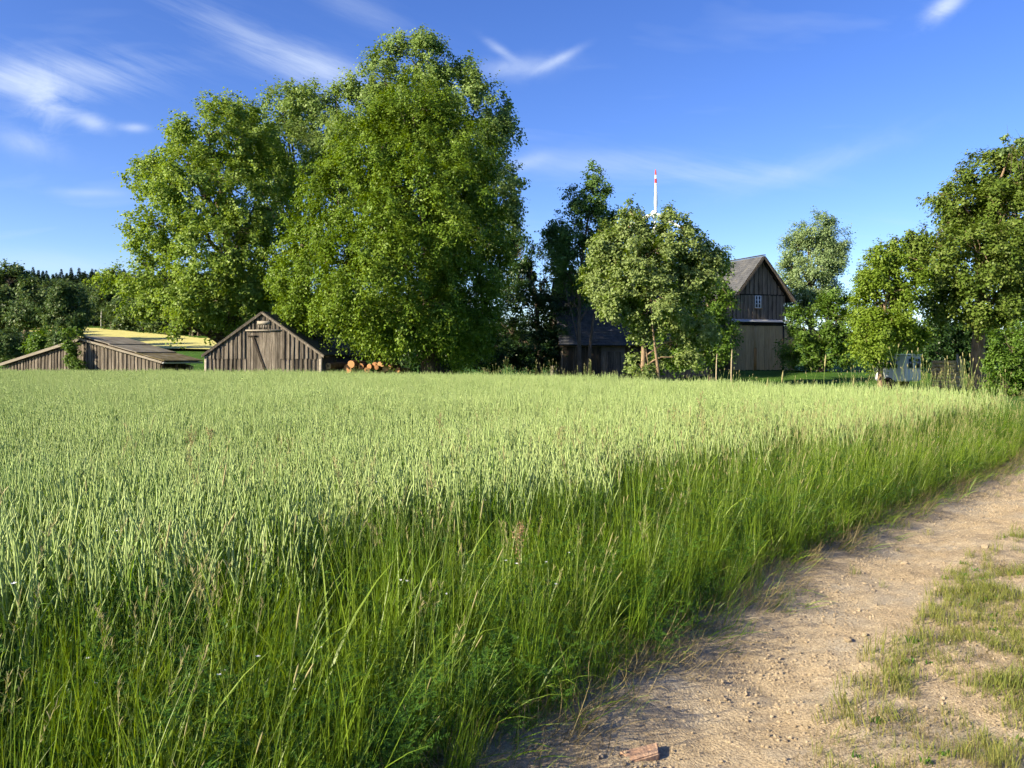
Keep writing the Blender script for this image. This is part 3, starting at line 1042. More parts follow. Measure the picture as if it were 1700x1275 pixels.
WOOD_BARGE = rough_mat('grey_bargeboard', [(0.3, (0.14, 0.12, 0.09)), (0.7, (0.26, 0.23, 0.18))], scale=2.5, rough=0.9, bump=0.4, stretch=(0.6, 5, 5))
DARK_IN = rough_mat('dark_wood_and_gap_shade', [(0.3, (0.020, 0.016, 0.012)), (0.7, (0.045, 0.035, 0.026))], scale=3, rough=1, bump=0.2)  # for dark parts, and for shade painted behind board gaps and in openings
ROOF_GREY = rough_mat('grey_brown_roofing', [(0.25, (0.10, 0.085, 0.062)), (0.5, (0.185, 0.165, 0.135)), (0.72, (0.25, 0.23, 0.195))], scale=1.2, rough=0.9, bump=0.4, bump_scale=10, obj_var=0.08)
ROOF_MOSS = rough_mat('mossy_roofing', [(0.3, (0.055, 0.050, 0.022)), (0.5, (0.12, 0.095, 0.045)), (0.7, (0.20, 0.18, 0.14))], scale=1.6, rough=0.95, bump=0.6, bump_scale=10)
ROOF_DARK = rough_mat('shade_dark_roofing', [(0.3, (0.030, 0.027, 0.022)), (0.7, (0.075, 0.068, 0.055))], scale=2, rough=0.95, bump=0.4)  # dark grey-brown, with the shade on the right slope worked into the tone
SLATE = rough_mat('blue_grey_slate', [(0.3, (0.050, 0.054, 0.064)), (0.55, (0.085, 0.088, 0.098)), (0.75, (0.13, 0.125, 0.115))], scale=1.7, rough=0.85, bump=0.3, bump_scale=12, spec=0.12)
DARK_WOOD = rough_mat('dark_boards', [(0.3, (0.045, 0.035, 0.025)), (0.7, (0.10, 0.08, 0.058))], scale=2.2, rough=0.95, bump=0.4, stretch=(6, 6, 0.5), obj_var=0.2, spec=0.1)
WHITE_PAINT = plain('white_paint', (0.72, 0.73, 0.72), 0.45)
TRIM_GREY = plain('pale_zinc_trim', (0.42, 0.43, 0.43), 0.5)
STONE_WALL = rough_mat('dark_plaster', [(0.3, (0.13, 0.11, 0.085)), (0.7, (0.22, 0.19, 0.15))], scale=1.5, rough=0.95, bump=0.5)


def glass_mat(name, col):
    m, nt, out = nmat(name)
    pb = N(nt, 'ShaderNodeBsdfPrincipled')
    pb.inputs['Base Color'].default_value = (*col, 1)
    pb.inputs['Roughness'].default_value = 0.08
    pb.inputs['Specular IOR Level'].default_value = 0.7
    nz = N(nt, 'ShaderNodeTexNoise')
    nz.inputs['Scale'].default_value = 2
    bp = N(nt, 'ShaderNodeBump')
    bp.inputs['Strength'].default_value = 0.05
    nt.links.new(nz.outputs[0], bp.inputs['Height'])
    nt.links.new(bp.outputs[0], pb.inputs['Normal'])
    nt.links.new(pb.outputs[0], out.inputs[0])
    return m


GLASS = glass_mat('dark_window_glass', (0.02, 0.025, 0.03))


def planks(root, x0, x1, zb, ztop, width, mat, y, r, proud=0.06, thick=0.03, name='plank', apex=None, batten=True):
    """upright boards and battens; ztop is a function of x (roof line)"""
    x = x0
    k = 0
    while x < x1 - 0.02:
        w = width * r.uniform(0.75, 1.25) * (0.85 if k % 2 else 1.0)
        xe = min(x + w, x1)
        if x1 - xe < 0.05:
            xe = x1
        outer = (k % 2 == 1) and batten
        y1 = y - (proud if outer else 0) + r.uniform(-0.014, 0.014)
        ov = -0.008 if outer else -0.006
        xa, xb = x - ov, xe + ov
        zbb = zb + r.uniform(-0.02, 0.03)
        za, zc = ztop(xa), ztop(xb)
        sk = r.uniform(-0.018, 0.018)
        poly = [(xa + sk, zbb), (xb + sk, zbb), (xb, zc)]
        if apex is not None and xa < apex[0] < xb:
            poly.append((apex[0], apex[1]))
        poly.append((xa, za))
        if max(za, zc) > zbb + 0.05:
            prism_obj(name, poly, y1 - thick, y1, 'y', mat, root)
        x = xe
        k += 1


def gable_roof_fn(xl, zl, xa, za, xr, zr):
    return lambda x: np.interp(x, [xl, xa, xr], [zl, za, zr])


def roof_slab(root, name, xa, za, xb, zb, y0, y1, t, mat, lift=0.0):
    """slab from (xa,za) ridge to (xb,zb) eave, thickness t, from y0 to y1"""
    d = Vector((xb - xa, zb - za)).normalized()
    nrm = Vector((-d.y, d.x))
    if nrm.y < 0:
        nrm = -nrm
    p = [(xa + nrm.x * lift, za + nrm.y * lift), (xb + nrm.x * lift, zb + nrm.y * lift),
         (xb + nrm.x * (lift + t), zb + nrm.y * (lift + t)), (xa + nrm.x * (lift + t), za + nrm.y * (lift + t))]
    return prism_obj(name, p, y0, y1, 'y', mat, root)


def slates(root, xa, za, xb, zb, y0, y1, lift, size, mat, r, name='slates'):
    """courses of small slates, too small to tell apart one by one"""
    a = np.array([xa, za])
    b = np.array([xb, zb])
    L = np.linalg.norm(b - a)
    d = (b - a) / L
    nrm = np.array([-d[1], d[0]])
    if nrm[1] < 0:
        nrm = -nrm
    g = Geo()
    rows = int(L / (size * 0.8))
    for i in range(rows):
        s0 = i * L / rows
        s1 = s0 + L / rows * 1.25
        nrow = int((y1 - y0) / size)
        off = (i % 2) * 0.5
        for j in range(-1, nrow + 1):
            ya = np.clip(y0 + (j + off) * size, y0, y1)
            yb = np.clip(y0 + (j + off + 0.97) * size, y0, y1)
            if yb - ya < 0.03:
                continue
            t = 0.012 + r.uniform(0, 0.02)
            p0 = a + d * s0 + nrm * (lift + 0.004)
            p1 = a + d * min(s1, L + 0.05) + nrm * (lift + 0.015 + t)
            v = [(p0[0], ya, p0[1]), (p0[0], yb, p0[1]), (p1[0], yb, p1[1]), (p1[0], ya, p1[1]),
                 (p1[0] - nrm[0] * 0.025, ya, p1[1] - nrm[1] * 0.025), (p1[0] - nrm[0] * 0.025, yb, p1[1] - nrm[1] * 0.025)]
            f = [(0, 1, 2, 3), (3, 2, 5, 4)]
            g.add(v, f, 0, r.uniform())
    o = add_obj(name, g.mesh(name, [mat]), root)
    o['kind'] = 'stuff'
    return o


def small_shed():
    r = np.random.default_rng(51)
    D = 45.0
    a = P(437, 517, D)
    root = empty('shed', (a[0], a[1], 0), R(-9))
    tag(root, 'small weathered wooden shed with steep gable and plank door', 'shed')
    za, ze, hw = a[2], 1.80, 3.32
    zt = gable_roof_fn(-hw, ze, 0, za - 0.10, hw, ze)
    L = 6.0
    prism_obj('dark_backing', [(-hw + 0.03, -0.1), (hw - 0.03, -0.1), (hw - 0.03, ze - 0.08), (0, za - 0.2), (-hw + 0.03, ze - 0.08)], 0.06, 0.12, 'y', DARK_IN, root)  # added dark sheet; its colour stands for shade between the boards
    box_obj('side_wall', -hw, -hw + 0.06, 0.13, L, -0.1, ze - 0.05, WOOD_GREY, root)
    box_obj('side_wall', hw - 0.06, hw, 0.13, L, -0.1, ze - 0.05, WOOD_GREY, root)
    prism_obj('rear_wall', [(-hw + 0.07, -0.1), (hw - 0.07, -0.1), (hw - 0.07, ze - 0.08), (0, za - 0.2), (-hw + 0.07, ze - 0.08)], L - 0.06, L, 'y', WOOD_GREY, root)
    joint = 1.50
    dx0, dx1 = -0.98, 1.0
    low = lambda x: joint + 0.02
    planks(root, -hw, dx0, -0.05, low, 0.135, WOOD_GREY, 0.05, r)
    planks(root, dx1, hw, -0.05, low, 0.135, WOOD_GREY, 0.05, r)
    planks(root, -hw, dx0, joint, zt, 0.14, WOOD_GREY, 0.02, r)
    planks(root, dx1, hw, joint, zt, 0.14, WOOD_GREY, 0.02, r)
    zl = 3.08
    planks(root, dx0, dx1, zl, zt, 0.14, WOOD_GREY, 0.02, r, apex=(0, za - 0.1))
    # door leaf
    door = empty('door', (0, 0, 0))
    door.parent = root
    planks(door, dx0, dx1, 0.02, lambda x: zl - 0.03, 0.19, WOOD_GREY, 0.055, r, batten=False)
    p0, p1 = np.array([-0.62, 2.75]), np.array([0.15, 0.75])
    d = (p1 - p0) / np.linalg.norm(p1 - p0)
    w = np.array([-d[1], d[0]]) * 0.06
    prism_obj('brace', [p0 - w, p1 - w, p1 + w, p0 + w], -0.02, 0.018, 'y', DARK_IN, door)
    box_obj('hinge_strap', -0.9, -0.35, -0.022, 0.016, 2.72, 2.79, DARK_IN, door)
    # lintel and vent
    box_obj('lintel', -1.0, 1.05, -0.075, -0.045, 3.02, 3.10, WOOD_PALE, root)
    box_obj('vent_board', -0.32, 0.42, -0.085, -0.05, 3.38, 3.56, WOOD_PALE, root)
    box_obj('vent_shade_panel', -0.28, 0.40, -0.06, -0.045, 3.16, 3.34, DARK_IN, root)  # solid dark panel; the shade inside the vent is painted on
    for i in range(5):
        box_obj('vent_bar', -0.24 + i * 0.14, -0.20 + i * 0.14, -0.075, -0.061, 3.16, 3.34, WOOD_PALE, root)
    # roof
    ov = 0.20
    sl = (za - ze) / hw
    for sg in (-1, 1):
        roof_slab(root, 'roof_slope', 0, za - 0.06, sg * (hw + ov), ze - sl * ov, -0.16, L + 0.2, 0.07, ROOF_DARK, 0.0)
        x0, z0, x1, z1 = 0.0, za - 0.13, sg * (hw + ov), ze - sl * ov - 0.07
        prism_obj('bargeboard', [(x0, z0 - 0.02), (x1, z1 - 0.02), (x1, z1 + 0.09), (x0, z0 + 0.09)], -0.175, -0.145, 'y', WOOD_GREY, root)
    for sg in (-1, 1):
        box_obj('corner_post', sg * hw - 0.09, sg * hw + 0.05, -0.06, 0.05, -0.05, ze - 0.12, WOOD_PALE, root)


def low_barn():
    r = np.random.default_rng(52)
    a = P(140, 561, 52.0)
    gz = -0.95
    root = empty('low_barn', (a[0], a[1], gz), R(-20.7))
    tag(root, 'low wide plank barn with shallow grey-brown roof overgrown by a climber', 'barn')
    za = a[2] - gz
    xl, zl = -7.5, 1.02 - gz
    xr, zr = 6.3, 1.36 - gz
    zt = gable_roof_fn(xl, zl - 0.14, 0, za - 0.16, xr, zr - 0.14)
    L = 2.9
    prism_obj('dark_backing', [(xl + 0.3, -0.3), (xr - 0.3, -0.3), (xr - 0.3, zr - 0.35), (0, za - 0.3), (xl + 0.3, zl - 0.25)], 0.06, 0.14, 'y', DARK_IN, root)  # dark sheet behind the planks, coloured as the shade in their gaps
    prism_obj('rear_wall', [(xl + 0.3, -0.3), (xr - 0.3, -0.3), (xr - 0.3, zr - 0.35), (0, za - 0.3), (xl + 0.3, zl - 0.25)], L - 0.1, L, 'y', WOOD_GREY, root)
    box_obj('side_wall', xl + 0.2, xl + 0.28, 0.15, L, -0.3, zl - 0.2, WOOD_GREY, root)
    planks(root, xl + 0.25, -0.55, -0.2, zt, 0.155, WOOD_GREY, 0.05, r, proud=0.05)
    planks(root, -0.55, 0.75, -0.2, zt, 0.15, WOOD_GREY, 0.03, r, proud=0.04, apex=(0, za - 0.16))
    planks(root, 0.75, xr - 0.2, 0.55, zt, 0.155, WOOD_GREY, 0.05, r, proud=0.05)
    box_obj('sill_beam', 0.75, xr - 0.15, -0.06, 0.05, 0.36, 0.53, WOOD_PALE, root)
    box_obj('plinth', 0.75, xr - 0.2, -0.02, 0.05, -0.2, 0.355, STONE_WALL, root)
    for i in range(3):
        box_obj('post', xr - 0.45, xr - 0.30, 0.3 + i * 1.1, 0.45 + i * 1.1, -0.2, zr - 0.25, WOOD_BROWN, root)
    # left slope
    roof_slab(root, 'roof_slope', 0, za - 0.02, xl - 0.15, zl - 0.02, -0.25, L + 0.2, 0.06, ROOF_GREY)
    # right slope in three lapped courses
    for i, mt in enumerate((ROOF_GREY, ROOF_GREY, ROOF_MOSS)):
        f0, f1 = i / 3, (i + 1) / 3 + 0.02
        X0, X1 = 0 + (xr + 0.15) * f0, 0 + (xr + 0.15) * f1
        Z0, Z1 = za + (zr - 0.02 - za) * f0, za + (zr - 0.02 - za) * f1
        roof_slab(root, 'roof_course', X0, Z0 + 0.012, X1, Z1 + 0.03, -0.22, L + 0.2, 0.05, mt, -0.02 + 0.028 * (2 - i) + 0.03)
    roof_slab(root, 'roof_deck', 0, za - 0.03, xr + 0.1, zr - 0.05, -0.2, L + 0.15, 0.03, WOOD_BROWN, -0.03)
    for (x0, z0, x1, z1) in ((0, za - 0.10, xl - 0.15, zl - 0.10), (0, za - 0.10, xr + 0.15, zr - 0.10)):
        prism_obj('bargeboard', [(x0, z0 - 0.05), (x1, z1 - 0.05), (x1, z1 + 0.08), (x0, z0 + 0.08)], -0.28, -0.255, 'y', WOOD_BARGE, root)
    # gutter along the right eave
    prism_obj('gutter', [(xr + 0.13, zr - 0.14), (xr + 0.22, zr - 0.16), (xr + 0.27, zr - 0.08), (xr + 0.22, zr - 0.06)], -0.25, L + 0.25, 'y', TRIM_GREY, root)
    return root, a


def tall_barn():
    r = np.random.default_rng(53)
    D = 62.0
    a = P(1261, 427, D)
    gz = 0.55
    root = empty('tall_barn', (a[0], a[1], gz), R(21))
    tag(root, 'tall dark plank barn with slate gable roof, white window and wide gate', 'barn')
    za = a[2] - gz
    zb = 6.26 - gz
    zl = 4.27 - gz
    hw = 2.30
    zt = gable_roof_fn(-hw, zb - 0.1, 0, za - 0.12, hw, zb - 0.1)
    L = 10.0
    prism_obj('dark_backing', [(-hw, -0.3), (hw, -0.3), (hw, zb - 0.12), (0, za - 0.2), (-hw, zb - 0.12)], 0.08, 0.2, 'y', DARK_IN, root)  # backing put behind the boards, dark in place of shade in the joints
    box_obj('side_wall', -hw - 0.02, -hw + 0.1, 0.21, L, -0.3, zb - 0.05, WOOD_BROWN, root)
    box_obj('side_wall', hw - 0.1, hw + 0.02, 0.21, L, -0.3, zb - 0.05, WOOD_BROWN, root)
    planks(root, -hw, hw, zb + 0.02, zt, 0.20, WOOD_BROWN, -0.02, r, apex=(0, za - 0.12))
    wx0, wx1, wz0, wz1 = -0.42, 0.12, zb - 1.02, zb - 0.08
    planks(root, -hw, wx0 - 0.04, zl + 0.12, lambda x: zb - 0.04, 0.20, WOOD_BROWN, 0.03, r)
    planks(root, wx1 + 0.04, hw, zl + 0.12, lambda x: zb - 0.04, 0.20, WOOD_BROWN, 0.03, r)
    planks(root, wx0 - 0.04, wx1 + 0.04, zl + 0.12, lambda x: wz0 - 0.06, 0.20, WOOD_BROWN, 0.03, r)
    box_obj('band', -hw - 0.03, hw + 0.03, -0.06, 0.0, zb - 0.06, zb + 0.02, DARK_IN, root)
    # window
    win = empty('window', (0, 0, 0))
    win.parent = root
    w = 0.05
    box_obj('frame', wx0, wx0 + w, -0.05, 0.03, wz0, wz1, WHITE_PAINT, win)
    box_obj('frame', wx1 - w, wx1, -0.05, 0.03, wz0, wz1, WHITE_PAINT, win)
    box_obj('frame', wx0 + w, wx1 - w, -0.048, 0.03, wz1 - w, wz1, WHITE_PAINT, win)
    box_obj('frame', wx0 + w, wx1 - w, -0.048, 0.03, wz0, wz0 + w, WHITE_PAINT, win)
    xm = (wx0 + wx1) / 2
    box_obj('mullion', xm - 0.04, xm + 0.04, -0.046, 0.03, wz0 + w, wz1 - w, WHITE_PAINT, win)
    hh = (wz1 - wz0 - 2 * w) / 3
    for i in range(3):
        z0 = wz0 + w + i * hh
        for (xa, xb) in ((wx0 + w, xm - 0.04), (xm + 0.04, wx1 - w)):
            box_obj('pane', xa, xb, 0.0, 0.01, z0 + 0.02, z0 + hh - 0.02, GLASS, win)
            if i:
                box_obj('glazing_bar', xa, xb, -0.03, 0.02, z0 - 0.02, z0 + 0.02, WHITE_PAINT, win)
    box_obj('sill', wx0 - 0.08, wx1 + 0.08, -0.10, 0.02, wz0 - 0.07, wz0 - 0.01, WOOD_ORANGE, win)
    # pent ledge over the gate
    prism_obj('pent_roof', [(-0.42, zl - 0.10), (0.03, zl + 0.10), (0.03, zl + 0.14), (-0.44, zl - 0.06)], -hw - 0.25, hw + 0.25, 'x', TRIM_GREY, root)
    box_obj('pent_gap_shade', -hw - 0.2, hw + 0.2, -0.20, -0.10, zl - 0.30, zl - 0.12, DARK_IN, root)  # dark strip in place of the shaded gap under the ledge
    gate_top = lambda x: zl - 0.34
    gx0, gx1 = -hw - 0.35, hw - 0.25
    gm = (gx0 + gx1) / 2 - 0.15
    for (x0, x1) in ((gx0, gm - 0.1), (gm + 0.1, gx1)):
        leaf = empty('gate_leaf', (0, 0, 0))
        leaf.parent = root
        planks(leaf, x0, x1, 0.05, gate_top, 0.24, WOOD_GATE, -0.05, r, batten=False, thick=0.04)
    box_obj('gate_strip', gm - 0.1, gm + 0.1, -0.13, -0.06, 0.05, 1.7, WOOD_ORANGE, root)
    box_obj('gate_strip', gm - 0.09, gm + 0.09, -0.11, -0.05, 1.7, zl - 0.36, WOOD_GATE, root)
    box_obj('jamb', gx1 + 0.01, gx1 + 0.10, -0.13, -0.03, 0, zl - 0.3, DARK_IN, root)
    planks(root, gx1 + 0.11, hw + 0.9, 0.0, gate_top, 0.2, WOOD_GATE, -0.04, r, batten=False)
    # roof
    ovl, ovr = 0.28, 0.60
    sl = (za - zb) / hw
    roof_slab(root, 'roof_slope', 0, za - 0.03, -hw - ovl, zb - sl * ovl, -0.55, L + 0.3, 0.09, DARK_IN)
    roof_slab(root, 'roof_slope', 0, za - 0.03, hw + ovr, zb - sl * 0.72 * ovr, -0.55, L + 0.3, 0.09, DARK_IN)
    slates(root, 0, za - 0.03, -hw - ovl, zb - sl * ovl, -0.57, L + 0.3, 0.095, 0.28, SLATE, r)
    slates(root, 0, za - 0.03, hw + ovr, zb - sl * 0.72 * ovr, -0.57, L + 0.3, 0.095, 0.28, SLATE, r)
    for (x1, z1) in ((-hw - ovl, zb - sl * ovl), (hw + ovr, zb - sl * 0.72 * ovr)):
        prism_obj('bargeboard', [(0, za - 0.19), (x1, z1 - 0.16), (x1, z1 + 0.06), (0, za + 0.05)], -0.60, -0.565, 'y', WOOD_GREY, root)
    box_obj('ridge_cap', -0.12, 0.12, -0.58, L + 0.3, za + 0.09, za + 0.14, SLATE, root)


def farmhouse():
    r = np.random.default_rng(54)
    D = 55.0
    a = P(928, 574, D)
    L = 10.6
    root = empty('farmhouse', (a[0], a[1], 0), R(3))
    tag(root, 'long low house with grey slate roof behind the pale tree', 'house')
    ze = a[2]
    dep, rise = 4.2, 4.6
    box_obj('wall', 0.2, L - 0.2, 0.5, 0.7, -0.2, ze + 0.2, STONE_WALL, root)
    box_obj('rear_wall', 0.2, L - 0.2, 2 * dep - 0.7, 2 * dep - 0.5, -0.2, ze + 0.2, STONE_WALL, root)
    for (x0, x1) in ((0.2, 0.4), (L - 0.4, L - 0.2)):
        prism_obj('gable_wall', [(0.72, -0.2), (2 * dep - 0.72, -0.2), (2 * dep - 0.72, ze + 0.3), (dep, ze + rise - 0.3), (0.72, ze + 0.3)], x0, x1, 'x', STONE_WALL, root)
    # roof slopes run along x: build in a turned child
    turn = empty('roof', (0, 0, 0), R(90))
    turn.parent = root
    # local x of the turned frame = world y of the house, local y = -house x
    roof_slab(turn, 'roof_slope', dep, ze + rise, 0.0, ze, -L, 0, 0.09, DARK_IN)
    roof_slab(turn, 'roof_slope', dep, ze + rise, 2 * dep, ze, -L, 0, 0.09, DARK_IN)
    slates(turn, dep, ze + rise, 0.0, ze, -L, 0, 0.095, 0.30, SLATE, r)
    slates(turn, dep, ze + rise, 2 * dep, ze, -L, 0, 0.095, 0.30, SLATE, r)
    box_obj('ridge_cap', dep - 0.13, dep + 0.13, -L, 0, ze + rise + 0.13, ze + rise + 0.18, SLATE, turn)
    box_obj('fascia', 0.0, L, 0.42, 0.49, ze - 0.05, ze + 0.22, WOOD_BROWN, root)
    door = empty('door', (0, 0, 0))
    door.parent = root
    planks(door, 3.0, 4.4, 0.0, lambda x: 1.95, 0.2, WOOD_GREY, 0.49, r, batten=False)
    planks(root, 6.3, 10.2, 0.0, lambda x: 2.0, 0.22, WOOD_BROWN, 0.49, r)
    planks(root, 0.3, 2.9, 0.0, lambda x: ze - 0.06, 0.22, DARK_WOOD, 0.49, r)
    planks(root, 4.5, 6.2, 0.0, lambda x: ze - 0.06, 0.22, DARK_WOOD, 0.49, r)


small_shed()
barn_root, barn_apex = low_barn()
tall_barn()
farmhouse()


def turbine():
    D = 700.0
    hub = P(1087, 354, D)
    bz = hz(hub[0], D)
    root = empty('wind_turbine', (hub[0], D, bz))
    tag(root, 'white wind turbine blade with red bands rising behind the pale tree', 'wind turbine')
    h = hub[2] - bz
    k = np.linspace(0, 1, 8)
    v, q, _ = tubes(np.stack([np.zeros(8), np.zeros(8), h * k], -1)[None], np.interp(k, [0, 1], [2.4, 1.3])[None], 20)
    wt = plain('turbine_white', (0.85, 0.86, 0.86), 0.4)
    red = plain('turbine_red', (0.65, 0.06, 0.04), 0.4)
    add_obj('tower', make_mesh('tower', v, q, wt, True), root)
    box_obj('nacelle', -2.0, 2.0, -2.5, 8.0, h - 1.8, h + 2.0, wt, root)
    kk = np.linspace(0, 1, 7)
    v, q, _ = tubes(np.stack([np.zeros(7), -2.4 - 2.6 * kk, np.full(7, h)], -1)[None], (1.9 * np.sqrt(1 - kk ** 2 * 0.98))[None], 14)
    add_obj('hub', make_mesh('hub', v, q, wt, True), root)
    for b in range(3):
        ang = R(90 - 120 * b)
        BL = 36.3
        st = np.array([1.2, 3.0, 7.5, 14, 20, 24.8, 28.6, 28.61, 31.6, 31.61, 34.3, 35.7, BL])
        ch = np.interp(st, [1.2, 3, 7.5, 35.3, BL], [1.0, 1.1, 1.75, 0.55, 0.12])
        th = np.interp(st, [1.2, 3, 7.5, 35.3, BL], [1.0, 0.9, 0.45, 0.12, 0.03])
        n = 12
        phi = np.arange(n) / n * 2 * np.pi
        ring = np.stack([np.cos(phi)[None, :] * ch[:, None] + 0.25 * ch[:, None], np.sin(phi)[None, :] * th[:, None] * np.ones((len(st), 1))], -1)
        tw = np.interp(st, [1.2, BL], [0.35, 0.0])
        x = ring[..., 0] * np.cos(tw)[:, None] - ring[..., 1] * np.sin(tw)[:, None]
        y = ring[..., 0] * np.sin(tw)[:, None] + ring[..., 1] * np.cos(tw)[:, None]
        z = np.repeat(st[:, None], n, 1)
        ca, sa = math.cos(ang - R(90)), math.sin(ang - R(90))
        V = np.stack([x * ca - z * sa, y - 3.6, x * sa + z * ca + h], -1).reshape(-1, 3)
        i = np.arange(len(st) * n).reshape(len(st), n)
        q = np.stack([i[:-1], np.roll(i[:-1], -1, 1), np.roll(i[1:], -1, 1), i[1:]], -1).reshape(-1, 4)
        seg = np.repeat(np.arange(len(st) - 1), n)
        mi = np.isin(seg, [5, 9, 10, 11]).astype(int)
        add_obj('blade', make_mesh('blade', V, q, [wt, red], True, mi), root)


turbine()


def log_pile():
    r = np.random.default_rng(61)
    bark = rough_mat('log_bark', [(0.3, (0.07, 0.04, 0.022)), (0.6, (0.17, 0.09, 0.045)), (0.8, (0.24, 0.14, 0.075))], scale=4, rough=0.95, bump=0.8, obj_var=0.25)
    m, nt, out = nmat('sawn_log_face')
    tc = N(nt, 'ShaderNodeTexCoord')
    gr = N(nt, 'ShaderNodeTexWave', wave_type='RINGS', rings_direction='Y')
    gr.inputs['Scale'].default_value = 9
    gr.inputs['Distortion'].default_value = 1.5
    nt.links.new(tc.outputs['Object'], gr.inputs['Vector'])
    oi = N(nt, 'ShaderNodeObjectInfo')
    c1 = ramp(nt, gr.outputs['Fac'], [(0, (0.36, 0.19, 0.075)), (1, (0.48, 0.29, 0.135))])
    c2 = ramp(nt, oi.outputs['Random'], [(0, (0.65, 0.5, 0.4)), (0.5, (1.0, 0.95, 0.9)), (1, (1.25, 1.3, 1.4))])
    mx = N(nt, 'ShaderNodeMix', data_type='RGBA', blend_type='MULTIPLY')
    mx.inputs[0].default_value = 1
    nt.links.new(c1, mx.inputs[6])
    nt.links.new(c2, mx.inputs[7])
    pb = N(nt, 'ShaderNodeBsdfPrincipled')
    pb.inputs['Roughness'].default_value = 0.85
    nt.links.new(mx.outputs[2], pb.inputs['Base Color'])
    nt.links.new(pb.outputs[0], out.inputs[0])
    D = 45.0
    sc = D / F
    # px, py of the visible sawn ends, radius in px, what sets the log apart
    seen = [
        (545, 610, 5.5, 'leftmost sawn log with a dark heart, lying apart next to the shed'),
        (577, 615, 7.5, 'broad log half sunk in the crop, left of the pile'),
        (583, 607, 6.5, 'pale split log lying on the broad log left of the pile'),
        (599, 611, 5.2, 'round log with a dark hollow heart in the middle of the pile'),
        (609, 617, 4.5, 'low pale log right of the hollow-hearted log'),
        (613, 611, 4.5, 'dark brown log left of the heap top'),
        (622, 610, 6.5, 'thick reddish log below the top of the heap'),
        (625, 612.5, 3.6, 'small bright yellow sawn end in front of the thick reddish log'),
        (630, 606.5, 3.6, 'topmost bark-covered log of the heap'),
        (634, 608.5, 3.0, 'small whitish log end near the heap top'),
        (640, 614, 5.5, 'reddish log right of the heap centre'),
        (646, 612, 4.5, 'dark log near the right of the heap'),
        (651, 614.5, 4.0, 'upright-cut pale log end at the right of the heap'),
        (660, 617, 4.2, 'rightmost small orange log, lying apart'),
    ]
    support = [(577, 627, 8, 'log'), (591, 626, 7.5, 'log'), (605, 627, 7, 'log'), (618, 626, 8, 'log'), (632, 625, 8, 'log'), (645, 626, 7, 'log'), (545, 623, 7.5, 'log'),
               (660, 627, 6, 'log'), (584, 637, 7, 'log'), (598, 637, 7, 'log'), (612, 637, 7, 'log'), (626, 637, 7, 'log'), (640, 637, 7, 'log'), (653, 637, 6, 'log'), (545, 636, 6, 'log'), (570, 638, 6, 'log'), (660, 637, 5.5, 'log')]
    for i, (px, py, pr, lab) in enumerate(seen + support):
        hid = i >= len(seen)
        rad = pr * sc
        dd = D + r.uniform(-0.25, 0.1) - (0.25 if pr < 4 else 0) + (0.35 if hid else 0)
        c = P(px, py - 2.5, dd)
        z = max(c[2], rad + 0.02)
        Ln = r.uniform(0.9, 1.5)
        n = 14
        phi = np.arange(n) / n * 2 * np.pi
        rr = rad * (1 + 0.06 * np.sin(2 * phi + r.uniform(0, 6)) + 0.04 * np.sin(3 * phi + r.uniform(0, 6)))
        k = 5
        yy = np.linspace(0, Ln, k)
        V = np.stack([np.repeat((rr * np.cos(phi))[None], k, 0) * (1 + 0.03 * r.normal(size=(k, 1))), np.repeat(yy[:, None], n, 1), np.repeat((rr * np.sin(phi))[None], k, 0) * (1 + 0.03 * r.normal(size=(k, 1)))], -1)
        V2 = V.reshape(-1, 3)
        idx = np.arange(k * n).reshape(k, n)
        q = np.stack([idx[:-1], np.roll(idx[:-1], -1, 1), np.roll(idx[1:], -1, 1), idx[1:]], -1).reshape(-1, 4)
        o = add_obj('log', make_mesh('log', V2, q, bark, True), None, (c[0], dd, z), (r.uniform(-0.05, 0.05), r.uniform(0, 6), r.uniform(-0.5, 0.35)))
        for e in (0, k - 1):
            pts = V[e] * np.array([0.985, 1, 0.985])
            pts[:, 1] += -0.006 if e == 0 else 0.006
            cen = pts.mean(0)
            vv = np.concatenate([pts, cen[None] + np.array([[0, -0.01 if e == 0 else 0.01, 0]])])
            ff = [[j, (j + 1) % n, n] if e else [(j + 1) % n, j, n] for j in range(n)]
            cf = add_obj('cut_face', make_mesh('cut_face', vv, ff, m), o)
            if e == 0 and 'heart' in lab:
                hv = np.stack([0.35 * rad * np.cos(phi) * 0.8, np.full(n, -0.02), 0.35 * rad * np.sin(phi)], -1)
                add_obj('heartwood', make_mesh('heartwood', hv, [list(range(n))[::-1]], DARK_IN), cf)
        if hid:
            tag(o, 'sawn log lying under the heap beside the shed, mostly hidden by the crop', 'log', 'sawn logs hidden under the heap')
        else:
            tag(o, lab, 'log', 'sawn logs beside the shed')


log_pile()


VAN_PAINT = plain('dull_white_paint', (0.46, 0.48, 0.50), 0.5)


